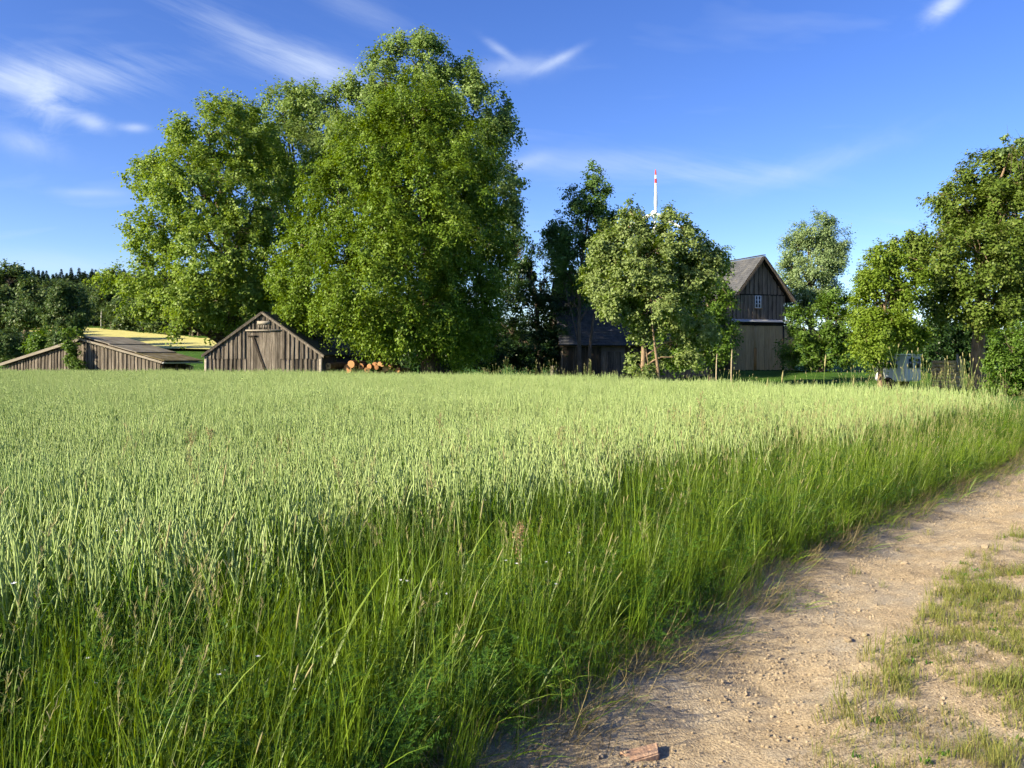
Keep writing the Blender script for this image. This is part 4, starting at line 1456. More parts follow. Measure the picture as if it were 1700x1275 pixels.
def trailer():
    D = 40.0
    c = P(1517, 590, D)
    root = empty('trailer', (c[0], D, 0), R(32))
    tag(root, 'small white trailer with dark windows half hidden behind tall grass', 'trailer')
    W, L, zb, zt = 1.25, 1.7, 0.45, 1.72
    body = bmesh.new()
    bmesh.ops.create_cube(body, size=1)
    for v in body.verts:
        v.co = Vector((v.co.x * W, (v.co.y + 0.5) * L, zb + (v.co.z + 0.5) * (zt - zb)))
    bmesh.ops.bevel(body, geom=[e for e in body.edges], offset=0.06, segments=3, affect='EDGES')
    me = bpy.data.meshes.new('body')
    body.to_mesh(me)
    body.free()
    me.materials.append(VAN_PAINT)
    add_obj('body', me, root)
    box_obj('roof_lip', -W / 2 - 0.04, W / 2 + 0.04, -0.05, L + 0.05, zt, zt + 0.05, WHITE_PAINT, root)
    gw = glass_mat('trailer_glass', (0.02, 0.03, 0.05))
    for (x0, x1) in ((-0.5, -0.08), (0.1, 0.5)):
        w = empty('window', (0, 0, 0))
        w.parent = root
        box_obj('frame', x0, x1, -0.02, -0.003, 1.05, 1.58, TRIM_GREY, w)
        box_obj('pane', x0 + 0.05, x1 - 0.05, -0.028, -0.022, 1.10, 1.53, gw, w)
    w = empty('side_window', (0, 0, 0))
    w.parent = root
    box_obj('frame', -W / 2 - 0.02, -W / 2 - 0.003, 0.4, 1.2, 1.05, 1.55, TRIM_GREY, w)
    box_obj('pane', -W / 2 - 0.028, -W / 2 - 0.022, 0.45, 1.15, 1.10, 1.50, gw, w)
    for sx in (-1, 1):
        n = 20
        phi = np.arange(n) / n * 2 * np.pi
        prof = [(0.30, 0.0), (0.32, 0.03), (0.32, 0.15), (0.30, 0.18), (0.16, 0.18), (0.15, 0.14), (0.0, 0.14)]
        V = np.array([[[sx * (W / 2 - 0.16 + b), L * 0.55 + a * math.cos(p), 0.32 + a * math.sin(p)] for p in phi] for a, b in prof])
        idx = np.arange(len(prof) * n).reshape(len(prof), n)
        q = np.stack([idx[:-1], np.roll(idx[:-1], -1, 1), np.roll(idx[1:], -1, 1), idx[1:]], -1).reshape(-1, 4)
        add_obj('wheel', make_mesh('wheel', V.reshape(-1, 3), q, DARK_IN, True), root)
    # stack of boards to the right of it
    c = P(1584, 610, 42)
    root = empty('wooden_crate', (c[0], 42, 0), R(15))
    tag(root, 'tan wooden crate standing in the shade beside the stout trunk', 'crate')
    r = np.random.default_rng(8)
    for i in range(7):
        box_obj('slat', -0.62, 0.62, -0.03, 0.0, 0.05 + i * 0.20, 0.23 + i * 0.20, WOOD_GATE, root)
        box_obj('slat', -0.65, -0.62, 0.0, 0.8, 0.05 + i * 0.20, 0.23 + i * 0.20, WOOD_GATE, root)
        box_obj('slat', 0.62, 0.65, 0.0, 0.8, 0.05 + i * 0.20, 0.23 + i * 0.20, WOOD_GATE, root)
    for x in (-0.58, 0.5):
        box_obj('corner_post', x, x + 0.08, 0.005, 0.085, 0, 1.5, WOOD_GATE, root)
    box_obj('upright_board', 0.1, 0.2, -0.08, -0.035, 0.9, 1.78, WOOD_PALE, root)
    box_obj('upright_board', 0.28, 0.38, -0.08, -0.035, 0.7, 1.66, WOOD_PALE, root)


trailer()


def stakes():
    mt = rough_mat('grey_stake_wood', [(0.3, (0.26, 0.21, 0.13)), (0.7, (0.38, 0.32, 0.20))], scale=5, rough=0.9, bump=0.4)
    for px, py, D, lab in ((1190, 587, 27.5, 'thin wooden stake at the field edge, left of the tall barn gate'), (1215, 580, 26.5, 'thin wooden stake at the field edge, in line with the gate corner')):
        t = P(px, py, D)
        k = np.linspace(0, 1, 6)
        pth = np.stack([t[0] + 0.03 * (k - 1) + 0.01 * np.sin(k * 7), np.full(6, D), -0.15 + (t[2] + 0.15) * k], -1)
        v, q, _ = tubes(pth[None], np.interp(k, [0, 0.97, 1], [0.026, 0.020, 0.012])[None], 8)
        base = np.array([t[0], D, 0.0])
        o = add_obj('stake', make_mesh('stake', v - base, q, mt, True), None, base)
        tag(o, lab, 'stake', 'stakes at the field edge')


stakes()

# ------------------------------------------------------------------ climber on the low barn


def climber():
    r = np.random.default_rng(71)
    root = empty('climbing_shrub', (barn_apex[0] - 0.6, barn_apex[1] - 0.5, -0.95))
    tag(root, 'green climber growing up the gable of the low barn over its roof', 'shrub')
    D = 51.3
    lob = []
    for (px, py, rx, ry) in ((122, 590, 14, 18), (118, 572, 13, 10), (128, 606, 13, 10), (112, 552, 12, 7), (130, 550, 8, 5)):
        c = P(px, py, D)
        lob.append([*c, rx * D / F, 0.28, ry * D / F])
    lob = np.array(lob)
    spec = dict(BASE_SPEC)
    spec.update(shoot=0.35, leaf=0.13, density=0.8, leaves=9, clear=0.0, trunk=0.05, boughs=60)
    base = np.array([barn_apex[0] - 0.6, barn_apex[1] - 0.5, -0.95])
    g, Pc, O = crown_and_wood(lob, base, spec, r)
    w = wood_geo(base, Pc, lob, spec, r)
    for geo, nm, mt in ((w, 'stem', BARK), (g, 'foliage', L_SHRUB)):
        for vv in geo.v:
            vv -= base
        add_obj(nm, geo.mesh('climber_' + nm, [mt]), root)


climber()

# ------------------------------------------------------------------ far-off wood (one mass)


def spruce_mesh(seed):
    r = np.random.default_rng(seed)
    g = Geo()
    H = 14.0
    n = 900
    t = r.uniform(0.02, 1, n) ** 0.8
    az = r.uniform(0, 2 * np.pi, n)
    rad = (1 - t) * 3.0 + 0.35
    base = np.stack([0.3 * rad * np.cos(az), 0.3 * rad * np.sin(az), 1.0 + t * (H - 1.0)], -1)
    v, q, k = ribbons(base, az, np.full(n, 1.7) + r.uniform(-0.25, 0.2, n), np.full(n, 0.25), rad * r.uniform(0.6, 1.0, n), 0.28 + 0.3 * rad, 2, r.uniform(-0.5, 0.5, n))
    g.add(v, q, 0, np.repeat(r.uniform(0, 1, n), k))
    tv, tq, _ = tubes(np.array([[[0, 0, 0], [0, 0, H * 0.5], [0, 0, H]]]), np.array([[0.2, 0.12, 0.02]]), 5)
    g.add(tv, tq, 1)
    return g.mesh('spruce', [L_SPRUCE, BARK])


def roundtree_mesh(seed):
    r = np.random.default_rng(seed)
    lob = []
    for i in range(6):
        a = r.uniform(0, 6.28)
        lob.append([1.8 * math.cos(a), 1.8 * math.sin(a), r.uniform(5, 10), 2.8, 2.8, 2.5])
    spec = dict(BASE_SPEC)
    spec.update(shoot=1.7, leaf=0.55, density=0.45, clear=0.5, trunk=0.3, boughs=20)
    lob = np.array(lob)
    g, Pc, O = crown_and_wood(lob, np.zeros(3), spec, r)
    w = wood_geo(np.zeros(3), Pc, lob, spec, r)
    g.add(np.concatenate(w.v), np.concatenate(w.f), 1)
    return g.mesh('far_tree', [L_FAR, BARK])


L_SPRUCE = leaf_mat('spruce_needles', [(0.024, 0.050, 0.026), (0.036, 0.072, 0.032), (0.055, 0.095, 0.040)], 0.08, spec=0.15)


def far_wood():
    r = np.random.default_rng(81)
    src = source_collection('wood_source', [spruce_mesh(1), spruce_mesh(2), roundtree_mesh(3), roundtree_mesh(4)])
    pts = []
    idx = []
    # hill on the left: spruces above, round trees at the rim
    for _ in range(1500):
        Y = r.uniform(176, 300)
        X = r.uniform(-1.0, -0.27) * Y
        pts.append((X, Y))
        idx.append(r.integers(2, 4) if Y < 186 or r.uniform() < 0.4 else r.integers(0, 2))
    for _ in range(120):
        Y = r.uniform(120, 175)
        X = r.uniform(-1.1, -0.60) * Y
        pts.append((X, Y))
        idx.append(r.integers(2, 4))
    for _ in range(1500):
        Y = r.uniform(118, 180)
        X = r.uniform(-0.60, -0.12) * Y
        if Y > 156 - 0.9 * (X + 77) and Y < 178 - 0.9 * (X + 77):
            pts.append((X, Y))
            idx.append(r.integers(2, 4))
    for _ in range(700):
        Y = r.uniform(330, 420)
        X = r.uniform(-0.4, 1.3) * Y
        pts.append((X, Y))
        idx.append(r.integers(0, 4))
    p = np.array(pts)
    z = height(p[:, 0], p[:, 1]) - 0.3
    s = r.uniform(0.8, 1.2, len(p)) * np.interp(p[:, 1], [115, 175, 180, 300, 420], [0.62, 0.66, 0.68, 0.62, 0.5])
    rot = np.stack([np.zeros(len(p)), np.zeros(len(p)), r.uniform(0, 6.28, len(p))], -1)
    scatter('far_wood', src, np.stack([p[:, 0], p[:, 1], z], -1), rot, np.repeat(s[:, None], 3, 1), np.array(idx),
            'dark distant wood of spruces and round trees on the hill at left', 'wood')


far_wood()

# ------------------------------------------------------------------ crop and grass
EAR = leaf_mat('wheat_ear', [(0.225, 0.325, 0.100), (0.325, 0.420, 0.150), (0.45, 0.52, 0.23)], 0.22, src='object', noise_scale=0.12, rough=0.6, spec=0.25)
STALK = leaf_mat('wheat_stalk', [(0.150, 0.250, 0.050), (0.215, 0.325, 0.075), (0.30, 0.39, 0.12)], 0.2, src='object', noise_scale=0.2, rough=0.5, spec=0.25)
WLEAF = leaf_mat('wheat_leaf', [(0.080, 0.160, 0.016), (0.130, 0.230, 0.028), (0.19, 0.30, 0.055)], 0.36, src='object', noise_scale=0.2, rough=0.45, spec=0.2)
GRASS = leaf_mat('meadow_grass', [(0.040, 0.088, 0.006), (0.120, 0.200, 0.014), (0.275, 0.360, 0.050)], 0.28, src='object', noise_scale=0.7, rough=0.4, spec=0.25)
GSTEM = leaf_mat('grass_stem', [(0.12, 0.19, 0.035), (0.20, 0.27, 0.06), (0.30, 0.34, 0.10)], 0.2, src='object', noise_scale=0.7)
SEED = leaf_mat('grass_seed_head', [(0.24, 0.24, 0.09), (0.33, 0.30, 0.13), (0.40, 0.33, 0.19)], 0.25, src='object', noise_scale=0.7, rough=0.7)
STRAW = leaf_mat('dry_straw', [(0.085, 0.066, 0.028), (0.175, 0.140, 0.062), (0.34, 0.28, 0.14)], 0.2, src='object', noise_scale=0.9, rough=0.7, spec=0.2)
SHORT = leaf_mat('short_track_grass', [(0.085, 0.125, 0.020), (0.17, 0.19, 0.040), (0.31, 0.26, 0.09)], 0.25, src='object', noise_scale=0.9, rough=0.6, spec=0.2)
WEED = leaf_mat('weed_leaf', [(0.030, 0.080, 0.008), (0.058, 0.135, 0.014), (0.10, 0.20, 0.03)], 0.3, src='object', noise_scale=0.9, spec=0.2)
PETAL = leaf_mat('white_petal', [(0.70, 0.71, 0.72), (0.8, 0.8, 0.82)], 0.2)


def disc(n, rad, r):
    a = r.uniform(0, 2 * np.pi, n)
    d = rad * np.sqrt(r.uniform(0, 1, n))
    return np.stack([d * np.cos(a), d * np.sin(a), np.zeros(n)], -1)


def stalk_paths(base, h, az, lean, curl, k):
    n = len(base)
    t = np.linspace(0, 1, k)
    th = lean[:, None] + curl[:, None] * t[None] ** 2
    st = h[:, None] / (k - 1)
    rr = np.concatenate([np.zeros((n, 1)), np.cumsum(np.sin(th[:, 1:]) * st, 1)], 1)
    zz = np.concatenate([np.zeros((n, 1)), np.cumsum(np.cos(th[:, 1:]) * st, 1)], 1)
    p = np.repeat(base[:, None, :], k, 1)
    p[..., 0] += np.cos(az)[:, None] * rr
    p[..., 1] += np.sin(az)[:, None] * rr
    p[..., 2] += zz
    return p


def wheat_patch(seed, n=62, rad=0.34, detail=True):
    r = np.random.default_rng(seed)
    g = Geo()
    b = disc(n, rad, r)
    h = r.normal(0.66, 0.070, n)
    az = r.uniform(0, 2 * np.pi, n)
    lean = np.abs(r.normal(0, 0.07, n))
    curl = np.abs(r.normal(0.06, 0.08, n))
    p = stalk_paths(b, h, az, lean, curl, 4)
    rnd = r.uniform(0, 1, n)
    v, q, k = tubes(p, np.full((n, 4), 0.0019) * np.array([1.2, 1.1, 1, 0.8]), 3)
    g.add(v, q, 0, np.repeat(rnd, k))
    # ears
    d = unit(p[:, 3] - p[:, 2])
    L = r.uniform(0.14, 0.235, n)
    ke = 11 if detail else 5
    t = np.linspace(0, 1, ke)
    nod = r.uniform(0.0, 0.25, n)
    e = p[:, 3][:, None, :] + d[:, None, :] * (L[:, None] * t[None])[..., None]
    e[..., 0] += np.cos(az)[:, None] * nod[:, None] * L[:, None] * t[None] ** 2
    e[..., 1] += np.sin(az)[:, None] * nod[:, None] * L[:, None] * t[None] ** 2
    prof = np.interp(t, [0, 0.08, 0.5, 0.9, 1], [0.3, 0.9, 1, 0.7, 0.12])
    if detail:
        prof = prof * np.where(np.arange(ke) % 2 == 1, 1.2, 0.72)
    er = (r.uniform(0.0037, 0.0052, n)[:, None]) * prof[None]
    v, q, k = tubes(e, er, 4)
    g.add(v, q, 1, np.repeat(rnd, k))
    # leaves
    for j in range(2):
        f = r.uniform(0.25, 0.85, n)
        i0 = np.clip((f * 3).astype(int), 0, 2)
        fr = f * 3 - i0
        lb = p[np.arange(n), i0] * (1 - fr[:, None]) + p[np.arange(n), i0 + 1] * fr[:, None]
        v, q, k = ribbons(lb, r.uniform(0, 6.28, n), r.uniform(0.15, 0.5, n), r.uniform(0.3, 1.9, n), r.uniform(0.14, 0.28, n), r.uniform(0.006, 0.011, n), 4, r.uniform(-0.6, 0.6, n))
        g.add(v, q, 2, np.repeat(r.uniform(0, 1, n), k))
    return g.mesh('wheat', [STALK, EAR, WLEAF])


def grass_clump(seed, n=26, rad=0.11, hmin=0.45, hmax=0.95, width=(0.003, 0.006), curl=(0.2, 1.3), heads=0, head='panicle', mat=None, nseg=6, big=1.0):
    r = np.random.default_rng(seed)
    g = Geo()
    b = disc(n, rad, r)
    h = r.uniform(hmin, hmax, n)
    v, q, k = ribbons(b, r.uniform(0, 6.28, n), r.uniform(0.0, 0.20, n), r.uniform(*curl, n), h, r.uniform(*width, n), nseg, r.uniform(-1.2, 1.2, n))
    g.add(v, q, 0, np.repeat(r.uniform(0, 1, n), k))
    if heads:
        b = disc(heads, rad * 0.8, r)
        hh = r.uniform(hmax * 0.85, hmax * 1.15, heads)
        az = r.uniform(0, 6.28, heads)
        p = stalk_paths(b, hh, az, r.uniform(0.02, 0.2, heads), r.uniform(0.05, 0.35, heads), 6)
        v, q, k = tubes(p, np.full((heads, 6), 0.0013 * big), 3)
        g.add(v, q, 1, np.repeat(r.uniform(0, 1, heads), k))
        d = unit(p[:, 5] - p[:, 4])
        if head == 'timothy':
            t = np.linspace(0, 1, 7)
            L = r.uniform(0.05, 0.11, heads)
            e = p[:, 5][:, None, :] + d[:, None, :] * (L[:, None] * t[None])[..., None]
            v, q, k = tubes(e, np.repeat((np.array([0.4, 0.95, 1, 1, 0.95, 0.8, 0.2]) * 0.0042 * big)[None], heads, 0), 6)
            g.add(v, q, 2, np.repeat(r.uniform(0, 0.4, heads), k))
        else:
            m = 26
            tt = r.uniform(-0.16, 0.02, (heads, m))
            c = p[:, 5][:, None, :] + d[:, None, :] * tt[..., None]
            rb = c.reshape(-1, 3)
            M = len(rb)
            v, q, k = ribbons(rb, r.uniform(0, 6.28, M), r.uniform(0.2, 0.8, M), r.uniform(0, 0.6, M), r.uniform(0.015, 0.045, M), r.uniform(0.002, 0.004, M), 2, r.uniform(-1, 1, M), tipw=0.5)
            g.add(v, q, 2, np.repeat(r.uniform(0.2, 1, M), k))
    return g.mesh('grass', [mat or GRASS, GSTEM, SEED])


def vetch_clump(seed):
    """scrambling weed with feathered leaves and small white flowers"""
    r = np.random.default_rng(seed)
    g = Geo()
    n = 9
    b = disc(n, 0.10, r)
    az = r.uniform(0, 6.28, n)
    p = stalk_paths(b, r.uniform(0.35, 0.7, n), az, r.uniform(0.1, 0.5, n), r.uniform(0.2, 1.0, n), 8)
    v, q, k = tubes(p, np.full((n, 8), 0.0012), 3)
    g.add(v, q, 0, 0.7)
    for s in range(2, 8):
        for side in (-1, 1):
            m = 5
            for i in range(n):
                o = p[i, s]
                a2 = az[i] + side * r.uniform(0.8, 1.6)
                tt = np.linspace(0.012, 0.06, m)
                lb = o + np.stack([np.cos(a2) * tt, np.sin(a2) * tt, tt * r.uniform(-0.2, 0.8)], -1)
                for sg in (-1, 1):
                    v, q, k = ribbons(lb, np.full(m, a2 + sg * 1.1), np.full(m, 1.2) + r.uniform(-0.4, 0.3, m), np.full(m, 0.2), np.full(m, 0.020), np.full(m, 0.007), 2, r.uniform(-0.6, 0.6, m), basew=0.3, tipw=0.3)
                    g.add(v, q, 0, np.repeat(r.uniform(0, 1, m), k))
    return g.mesh('vetch', [WEED])


def flower_clump(seed):
    r = np.random.default_rng(seed)
    g = Geo()
    n = 3
    b = disc(n, 0.08, r)
    p = stalk_paths(b, r.uniform(0.35, 0.8, n), r.uniform(0, 6.28, n), r.uniform(0.02, 0.3, n), r.uniform(0.1, 0.5, n), 5)
    v, q, k = tubes(p, np.full((n, 5), 0.0011), 3)
    g.add(v, q, 0, 0.6)
    for i in range(n):
        m = 5
        az = np.arange(m) / m * 6.28 + r.uniform(0, 6)
        v, q, k = ribbons(np.repeat(p[i, 4][None], m, 0), az, np.full(m, 1.2), np.full(m, 0.1), np.full(m, 0.010), np.full(m, 0.008), 2, basew=0.4, tipw=0.5)
        g.add(v, q, 1, 0.5)
    return g.mesh('flower', [WEED, PETAL])


def tilt_rot(n, alpha, phi, r):
    """tilt by alpha towards direction phi"""
    return np.stack([np.zeros(n), alpha, phi], -1)


def in_view(p, margin=3.0):
    return (np.abs(p[:, 0]) < 0.66 * np.maximum(p[:, 1], 0) + margin)


def wheat():
    r = np.random.default_rng(91)
    src = source_collection('wheat_source', [wheat_patch(i) for i in range(7)])
    p = jitter_grid(-48, 14, 0.5, 60, 0.40, r)
    s = sdist(p[:, 0], p[:, 1])
    far = np.interp(p[:, 0], FB_X, FB_Y)
    edge = 0.35 + 0.8 * fnoise(p[:, 0], p[:, 1], 0.9, 2)
    prob = sstep(0, 1.5, s - edge)
    ok = (r.uniform(size=len(p)) < prob) & (p[:, 1] < far + r.uniform(-0.4, 0.4, len(p))) & in_view(p, 3.5)
    p = p[ok]
    n = len(p)
    z = height(p[:, 0], p[:, 1]) - 0.015
    hv = 0.90 + 0.14 * fnoise(p[:, 0], p[:, 1], 0.6, 3) + 0.07 * fnoise(p[:, 0], p[:, 1], 2.1, 13) + r.normal(0, 0.035, n)
    rot = tilt_rot(n, np.abs(r.normal(0.02, 0.04, n)), r.uniform(0, 6.28, n), r)
    scl = np.stack([r.uniform(0.9, 1.1, n), r.uniform(0.9, 1.1, n), hv], -1)
    scatter('wheat_field', src, np.stack([p[:, 0], p[:, 1], z], -1), rot, scl, r.integers(0, 7, n),
            'field of tall pale green cereal ears filling the middle ground', 'crop')


wheat()


def verge():
    r = np.random.default_rng(92)
    meshes = [grass_clump(1, n=34, width=(0.003, 0.008), curl=(0.05, 0.7)), grass_clump(2, n=38, width=(0.0025, 0.007), hmin=0.25, curl=(0.05, 0.9)), grass_clump(3, n=32, curl=(0.0, 0.45), width=(0.003, 0.007)), grass_clump(4, n=30, curl=(0.5, 2.2), hmin=0.3),
              grass_clump(5, n=14, width=(0.008, 0.015), hmax=0.8, curl=(0.6, 2.4)), grass_clump(6, n=14, width=(0.007, 0.013), hmax=0.9, curl=(0.3, 2.0)),
              grass_clump(7, n=16, heads=4, hmax=1.0), grass_clump(8, n=16, heads=3, hmax=1.05), grass_clump(9, n=18, heads=3, head='timothy', hmax=0.85),
              vetch_clump(10), vetch_clump(11)]
    src = source_collection('verge_source', meshes)
    p = jitter_grid(-11, 14, -3.0, 24, 0.145, r)
    s = sdist(p[:, 0], p[:, 1])
    wid = 1.65 + 1.3 * fnoise(p[:, 0], p[:, 1], 0.7, 5)
    prob = sstep(0.0, 0.2, s) * (1 - 0.93 * sstep(wid - 0.7, wid + 0.5, s))
    dist = np.hypot(p[:, 0], p[:, 1])
    prob *= np.interp(dist, [8, 20], [1.0, 0.7])
    far = np.interp(p[:, 0], FB_X, FB_Y) + 2.2
    ok = (r.uniform(size=len(p)) < prob) & (s < 6) & in_view(p, 4.0 + 0 * s) & (p[:, 1] < np.maximum(far, 18 + 0 * far))
    p, s = p[ok], s[ok]
    n = len(p)
    w = np.array([14, 14, 14, 8, 6, 7, 5, 5, 6, 6, 6], float)
    idx = r.choice(11, n, p=w / w.sum())
    farther = r.uniform(size=n) < 0.45 * sstep(6, 12, p[:, 1])
    idx = np.where(farther, r.integers(6, 9, n), idx)
    sc = np.interp(s, [0, 0.25, 0.6, 3], [0.38, 0.70, 0.92, 0.97]) * r.uniform(0.72, 1.2, n) * (0.82 + 0.3 * fnoise(p[:, 0], p[:, 1], 1.3, 23)) * np.interp(p[:, 1], [4, 9, 15], [1.0, 0.92, 0.86])
    # near the track the grass hangs over it, elsewhere it follows the breeze
    out = sstep(0.9, 0.1, s)
    gust = 2.2 * (fnoise(p[:, 0], p[:, 1], 1.1, 21) - 0.5)
    phi = np.where(r.uniform(size=n) < out, -0.7, 0.35 + gust) + r.normal(0, 0.9, n)
    alpha = np.abs(r.normal(0.06, 0.09, n)) + 0.20 * out + 0.22 * sstep(0.62, 0.9, fnoise(p[:, 0], p[:, 1], 1.6, 22))
    z = height(p[:, 0], p[:, 1]) - 0.01
    scatter('verge_grass', src, np.stack([p[:, 0], p[:, 1], z], -1), tilt_rot(n, alpha, phi, r), np.repeat(sc[:, None], 3, 1), idx,
            'tall rank meadow grass in a belt along the dirt track', 'grass')
    p = jitter_grid(-8, 14, 0.3, 18, 0.13, r)
    s = sdist(p[:, 0], p[:, 1])
    ok = (s > 0.12) & (s < 2.6) & in_view(p, 2.0) & (r.uniform(size=len(p)) < 0.9)
    p, s = p[ok], s[ok]
    n = len(p)
    src1 = source_collection('understory_source', [grass_clump(60 + i, n=30, rad=0.10, hmin=0.15, hmax=0.5, width=(0.004, 0.010), curl=(0.5, 2.4), nseg=4) for i in range(3)] + [vetch_clump(64)])  # extra low layer, put in to block light and darken the verge foot
    scatter('verge_undergrowth', src1, np.stack([p[:, 0], p[:, 1], height(p[:, 0], p[:, 1]) - 0.01], -1), tilt_rot(n, np.abs(r.normal(0.15, 0.15, n)), r.uniform(0, 6.28, n), r),
            np.repeat((r.uniform(0.7, 1.2, n) * np.interp(s, [0.1, 0.6], [0.6, 1.0]))[:, None], 3, 1), r.choice(4, n, p=[0.28, 0.28, 0.28, 0.16]),
            'thick low grass and weeds added to darken the foot of the tall verge grass', 'grass')
    # dry fringe
    src2 = source_collection('straw_source', [grass_clump(20 + i, n=16, rad=0.09, hmin=0.08, hmax=0.30, width=(0.0015, 0.0035), curl=(0.8, 2.4), mat=STRAW, nseg=5) for i in range(3)] +
                             [grass_clump(24 + i, n=14, rad=0.09, hmin=0.12, hmax=0.35, width=(0.002, 0.0045), curl=(0.6, 2.0), nseg=5) for i in range(2)])
    p = jitter_grid(-9, 16, 0.6, 22, 0.085, r)
    s = sdist(p[:, 0], p[:, 1]) + 0.12 * (fnoise(p[:, 0], p[:, 1], 2.2, 4) - 0.5)
    prob = sstep(-0.28, 0.06, s) * (1 - sstep(0.35, 0.8, s)) * 0.85
    ok = (r.uniform(size=len(p)) < prob) & in_view(p, 2.5)
    p, s = p[ok], s[ok]
    n = len(p)
    idx = np.where(r.uniform(size=n) < 0.72, r.integers(0, 3, n), r.integers(3, 5, n))
    scatter('dry_grass', src2, np.stack([p[:, 0], p[:, 1], path_z(p[:, 0], p[:, 1]) - 0.01], -1), tilt_rot(n, np.abs(r.normal(0.80, 0.3, n)), -0.6 + r.normal(0, 1.0, n), r),
            np.repeat(r.uniform(0.6, 1.2, n)[:, None], 3, 1), idx, 'matted dry straw-coloured grass along the edge of the track', 'grass')
    # white flowers
    src3 = source_collection('flower_source', [flower_clump(30), flower_clump(31)])
    p = jitter_grid(-6, 8, 1.5, 12, 0.55, r)
    s = sdist(p[:, 0], p[:, 1])
    ok = (s > 0.4) & (s < 2.4) & in_view(p, 1) & (r.uniform(size=len(p)) < 0.5)
    p = p[ok]
    n = len(p)
    scatter('wildflowers', src3, np.stack([p[:, 0], p[:, 1], height(p[:, 0], p[:, 1])], -1), tilt_rot(n, np.abs(r.normal(0.1, 0.1, n)), r.uniform(0, 6, n), r),
            np.repeat(r.uniform(0.8, 1.15, n)[:, None], 3, 1), r.integers(0, 2, n), 'tiny white wildflowers scattered in the near grass', 'flowers')
    # far fringe of taller heads where the crop ends
    src4 = source_collection('fringe_source', [grass_clump(40, n=5, heads=3, hmax=1.2, hmin=0.4, rad=0.2), grass_clump(41, n=4, heads=4, head='timothy', hmax=1.35, hmin=0.4, rad=0.25, big=2.2), grass_clump(42, n=6, heads=3, hmax=1.15, rad=0.2, big=1.6)])
    t = r.uniform(0, 1, 520)
    X = np.concatenate([r.uniform(-1.5, 4.5, 90), r.uniform(4.5, 11.8, 60), r.uniform(8.9, 10.8, 46), r.uniform(-40, 0, 120)])
    Y = np.interp(X, FB_X, FB_Y) + r.uniform(0.0, 1.2, len(X)) + np.where(X > 10.3, 1.2, 0)
    n = len(X)
    sc = r.uniform(0.75, 1.25, n) * np.interp(X, [-40, -3, 0, 4, 6, 8.5, 9.5, 12], [0.70, 0.70, 0.88, 0.80, 0.70, 0.75, 1.02, 0.85])
    scatter('fringe_grass', src4, np.stack([X, Y, height(X, Y)], -1), tilt_rot(n, np.abs(r.normal(0.05, 0.08, n)), r.uniform(0, 6, n), r), np.repeat(sc[:, None], 3, 1), r.integers(0, 3, n),
            'tall seeding grass heads along the far edge of the crop', 'grass')


verge()


